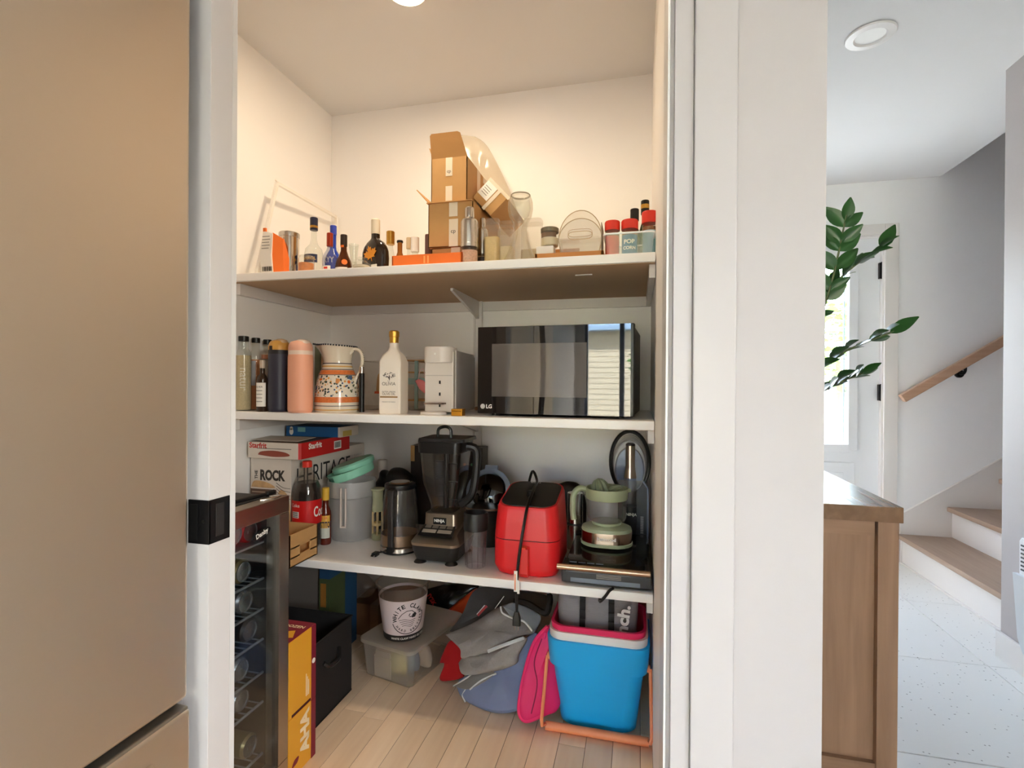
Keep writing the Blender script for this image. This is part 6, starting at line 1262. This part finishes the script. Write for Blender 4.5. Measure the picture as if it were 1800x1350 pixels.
t = bag('slate_bag', 'slate blue fabric bag slumped on the floor', BP((803, 1208, 1.86), (812, 1192, 1.87), (868, 1166, 1.86), (905, 1142, 1.87), (938, 1112, 1.92), (950, 1130, 1.91), (938, 1190, 1.87), (926, 1240, 1.82), (875, 1262, 1.79), (818, 1236, 1.83)), (0, -.85, .5), .035, .04, .024, slb, 13, 10)
for o in (BP((797, 1206, 1.85), (815, 1195, 1.84), (838, 1180, 1.84)), BP((826, 1212, 1.80), (846, 1196, 1.80), (872, 1184, 1.80)), BP((818, 1234, 1.82), (813, 1222, 1.83), (820, 1210, 1.83))):
    bm = nb(); tube(bm, spl(o), .003, 6); part('piping', bm, wtr, t)
o = BP((798, 1206, 1.848), (838, 1181, 1.838), (870, 1184, 1.80), (827, 1211, 1.80)); bm = nb(); pillow(bm, o, (0, -.85, .5), .004, .008, .002, 3, 20, 40); part('collar', bm, M('collar_grey', (134, 130, 126), .7), t)
t = bag('pink_bag', 'bright pink zipped bag hanging between grey bags and bucket', BP((984, 1094, 1.86), (962, 1100, 1.85), (940, 1130, 1.83), (922, 1190, 1.79), (914, 1240, 1.765), (918, 1264, 1.755), (932, 1270, 1.752), (960, 1258, 1.77), (984, 1240, 1.80), (990, 1160, 1.85)), (-.35, -1, .25), .03, .02, .006, pk, 3, 10)
o = [p_+Vector((-.006, -.012, .004)) for p_ in BP((966, 1100, 1.85), (942, 1130, 1.83), (924, 1190, 1.79), (916, 1242, 1.765), (921, 1262, 1.757), (934, 1266, 1.754), (958, 1255, 1.77))]; bm = nb(); tube(bm, spl(o), .006, 8); part('piping', bm, M('pink_piping', (236, 48, 112), .5), t)
o = [p_+Vector((-.008, -.022, .004)) for p_ in BP((958, 1120, 1.84), (945, 1160, 1.81), (950, 1200, 1.79), (940, 1250, 1.76))]; bm = nb(); tube(bm, spl(o), .0022, 5); part('crease_seam', bm, M('pink_dark', (150, 20, 70), .7), t)
o = [p_+Vector((0, -.016, 0)) for p_ in BP((961, 1108, 1.84), (958, 1124, 1.835), (955, 1142, 1.83))]; bm = nb(); tube(bm, spl(o), .003, 6); part('zip_pull', bm, M('pink_zip', (206, 24, 110), .5), t)
bm = nb(); tube(bm, spl(BP((905, 1056, 1.97), (930, 1062, 1.93), (958, 1078, 1.9), (966, 1060, 1.92), (966, 1046, 1.95))), .012, 5); solo('black_strap', bm, M('webbing', (30, 29, 30), .8), 'black webbing strap looped above the grey bags', 'strap')
# blue bucket set
cx, cyf, bh = -.130, 1.755, .315; Wt, Wb, Dt, Db = .337, .262, .27, .20
blu = M('bucket_blue', (26, 170, 240), .4); wht = M('bucket_rim_white', (236, 234, 232), .4); pnk = M('bucket_pink', (222, 44, 98), .4); bor = M('bail_orange', (238, 146, 100), .45)
def sec(f, z, dw=0): W_, D_ = Wb+(Wt-Wb)*f+dw, Db+(Dt-Db)*f+dw; return (W_, D_, z, .05)
def pail(name, lab, mt, z0, dz, n):
    t = thing(name, lab, 'bucket', (cx, cyf+Dt/2, z0), 0, None)
    g = .012*n
    bm = nb(); rloft(bm, [sec(0, 0, -g-.02), sec(.02, .01, -g), sec(.68, bh*.70, -g), sec(.72, bh*.705, .020-g), sec(1, bh-dz, .014-g), sec(1, bh-dz, -.004-g), sec(.2, bh*.2, -.01-g), sec(.02, .014, -.012-g)], 6); part('pail', bm, mt, t)
    return t
b1 = pail('blue_bucket', 'outer bright blue plastic bucket with orange bail handle', blu, 0, .0, 0)
b2 = pail('white_bucket', 'white plastic bucket nested inside the blue one', wht, .028, .0, 1)
b3 = pail('pink_bucket', 'pink plastic bucket nested innermost in the blue one', pnk, .048, 0, 2)
hw = Wt/2+.012; pb = onZ(1050, 1290, .016); fy = pb.y-(cyf+Dt/2)
bm = nb()
for s_ in (-1, 1): tube(bm, spl([(s_*(hw-.004), -.09, bh*.74), (s_*(hw-.002), -.13, bh*.48), (s_*hw, -.175, .056)], 5)+[Vector((s_*(hw-.004), -.185, .045)), Vector((s_*(hw-.008), fy, .022))], .006, 6); lathe(bm, ((.012, -.012), (.012, .0)), 16, Mx=T(s_*(hw-.004), -.09, bh*.74) @ RY(PI/2*s_))
part('bail', bm, bor, b1)
bm = nb(); tube(bm, ((-hw+.008, fy, .0165), (hw-.008, fy, .0165)), .0145, 14); part('bail_grip', bm, bor, b1)
# grey bag standing in the buckets
t = thing('grey_sport_bag', 'grey striped sport bag with black straps inside the bucket', 'bag'); gs = M('sport_grey', (144, 139, 142), .7, noise_=(40, .1), stretch=(1, 1, 8), bump=(60, .6))
zt_ = Z3-TH-.006; y_ = 1.885
out = [Vector((cx+x_, y_+dy, z_)) for x_, dy, z_ in ((-.135, 0, .20), (-.15, 0, .34), (-.152, .02, .44), (-.145, .05, zt_), (0, .05, zt_), (.12, .05, zt_), (.135, .02, .43), (.132, 0, .34), (.12, 0, .20), (0, 0, .19))]
bm = nb(); pillow(bm, out, (0, -1, .1), .07, .06, .010, 6, 11, 72); part('body', bm, gs, t)
for x_ in (-.055, .045):
    bm = nb(); o = [Vector((cx+x_+q*.012*(1 if x_ < 0 else -1)*0, y_-.075+.012*k*.2, .30+.028*k)) for k, q in enumerate(range(7))]
    for k in range(6): box(bm, cx+x_-.010, cx+x_+.010, y_-.083+.004*k, y_-.079+.004*k, .28+.03*k, .312+.03*k)
    part('strap', bm, M('webbing', (30, 29, 30), .8), t)
text(t, 'Bench.', .165, M('logo_white', (216, 212, 210), .6), T(cx+.082, y_-.078, .355) @ RX(PI/2) @ RZ(math.radians(84)), h=.042, bold=.04)
bm = nb(); tube(bm, spl([(-.075, 1.71, Z3+.003), (-.085, 1.694, Z3+.001), (-.10, 1.690, Z3-.02), (-.115, 1.690, Z3-.036), (-.118, 1.72, Z3-.036)]), .005, 5); solo('hanging_strap', bm, M('webbing', (30, 29, 30), .8), 'thin black strap hanging over the lower shelf edge', 'strap')
t = thing('red_carton', 'narrow red carton in the back right floor corner', 'box', (-.03, 2.2, 0)); bm = nb(); box(bm, 0, .07, 0, .1, 0, .44, .002); part('carton', bm, M('carton_brick', (140, 42, 34), .6), t); bm = nb(); box(bm, .0, .07, -.001, 0, .30, .38); part('label', bm, M('label_sage', (170, 172, 130), .6), t)
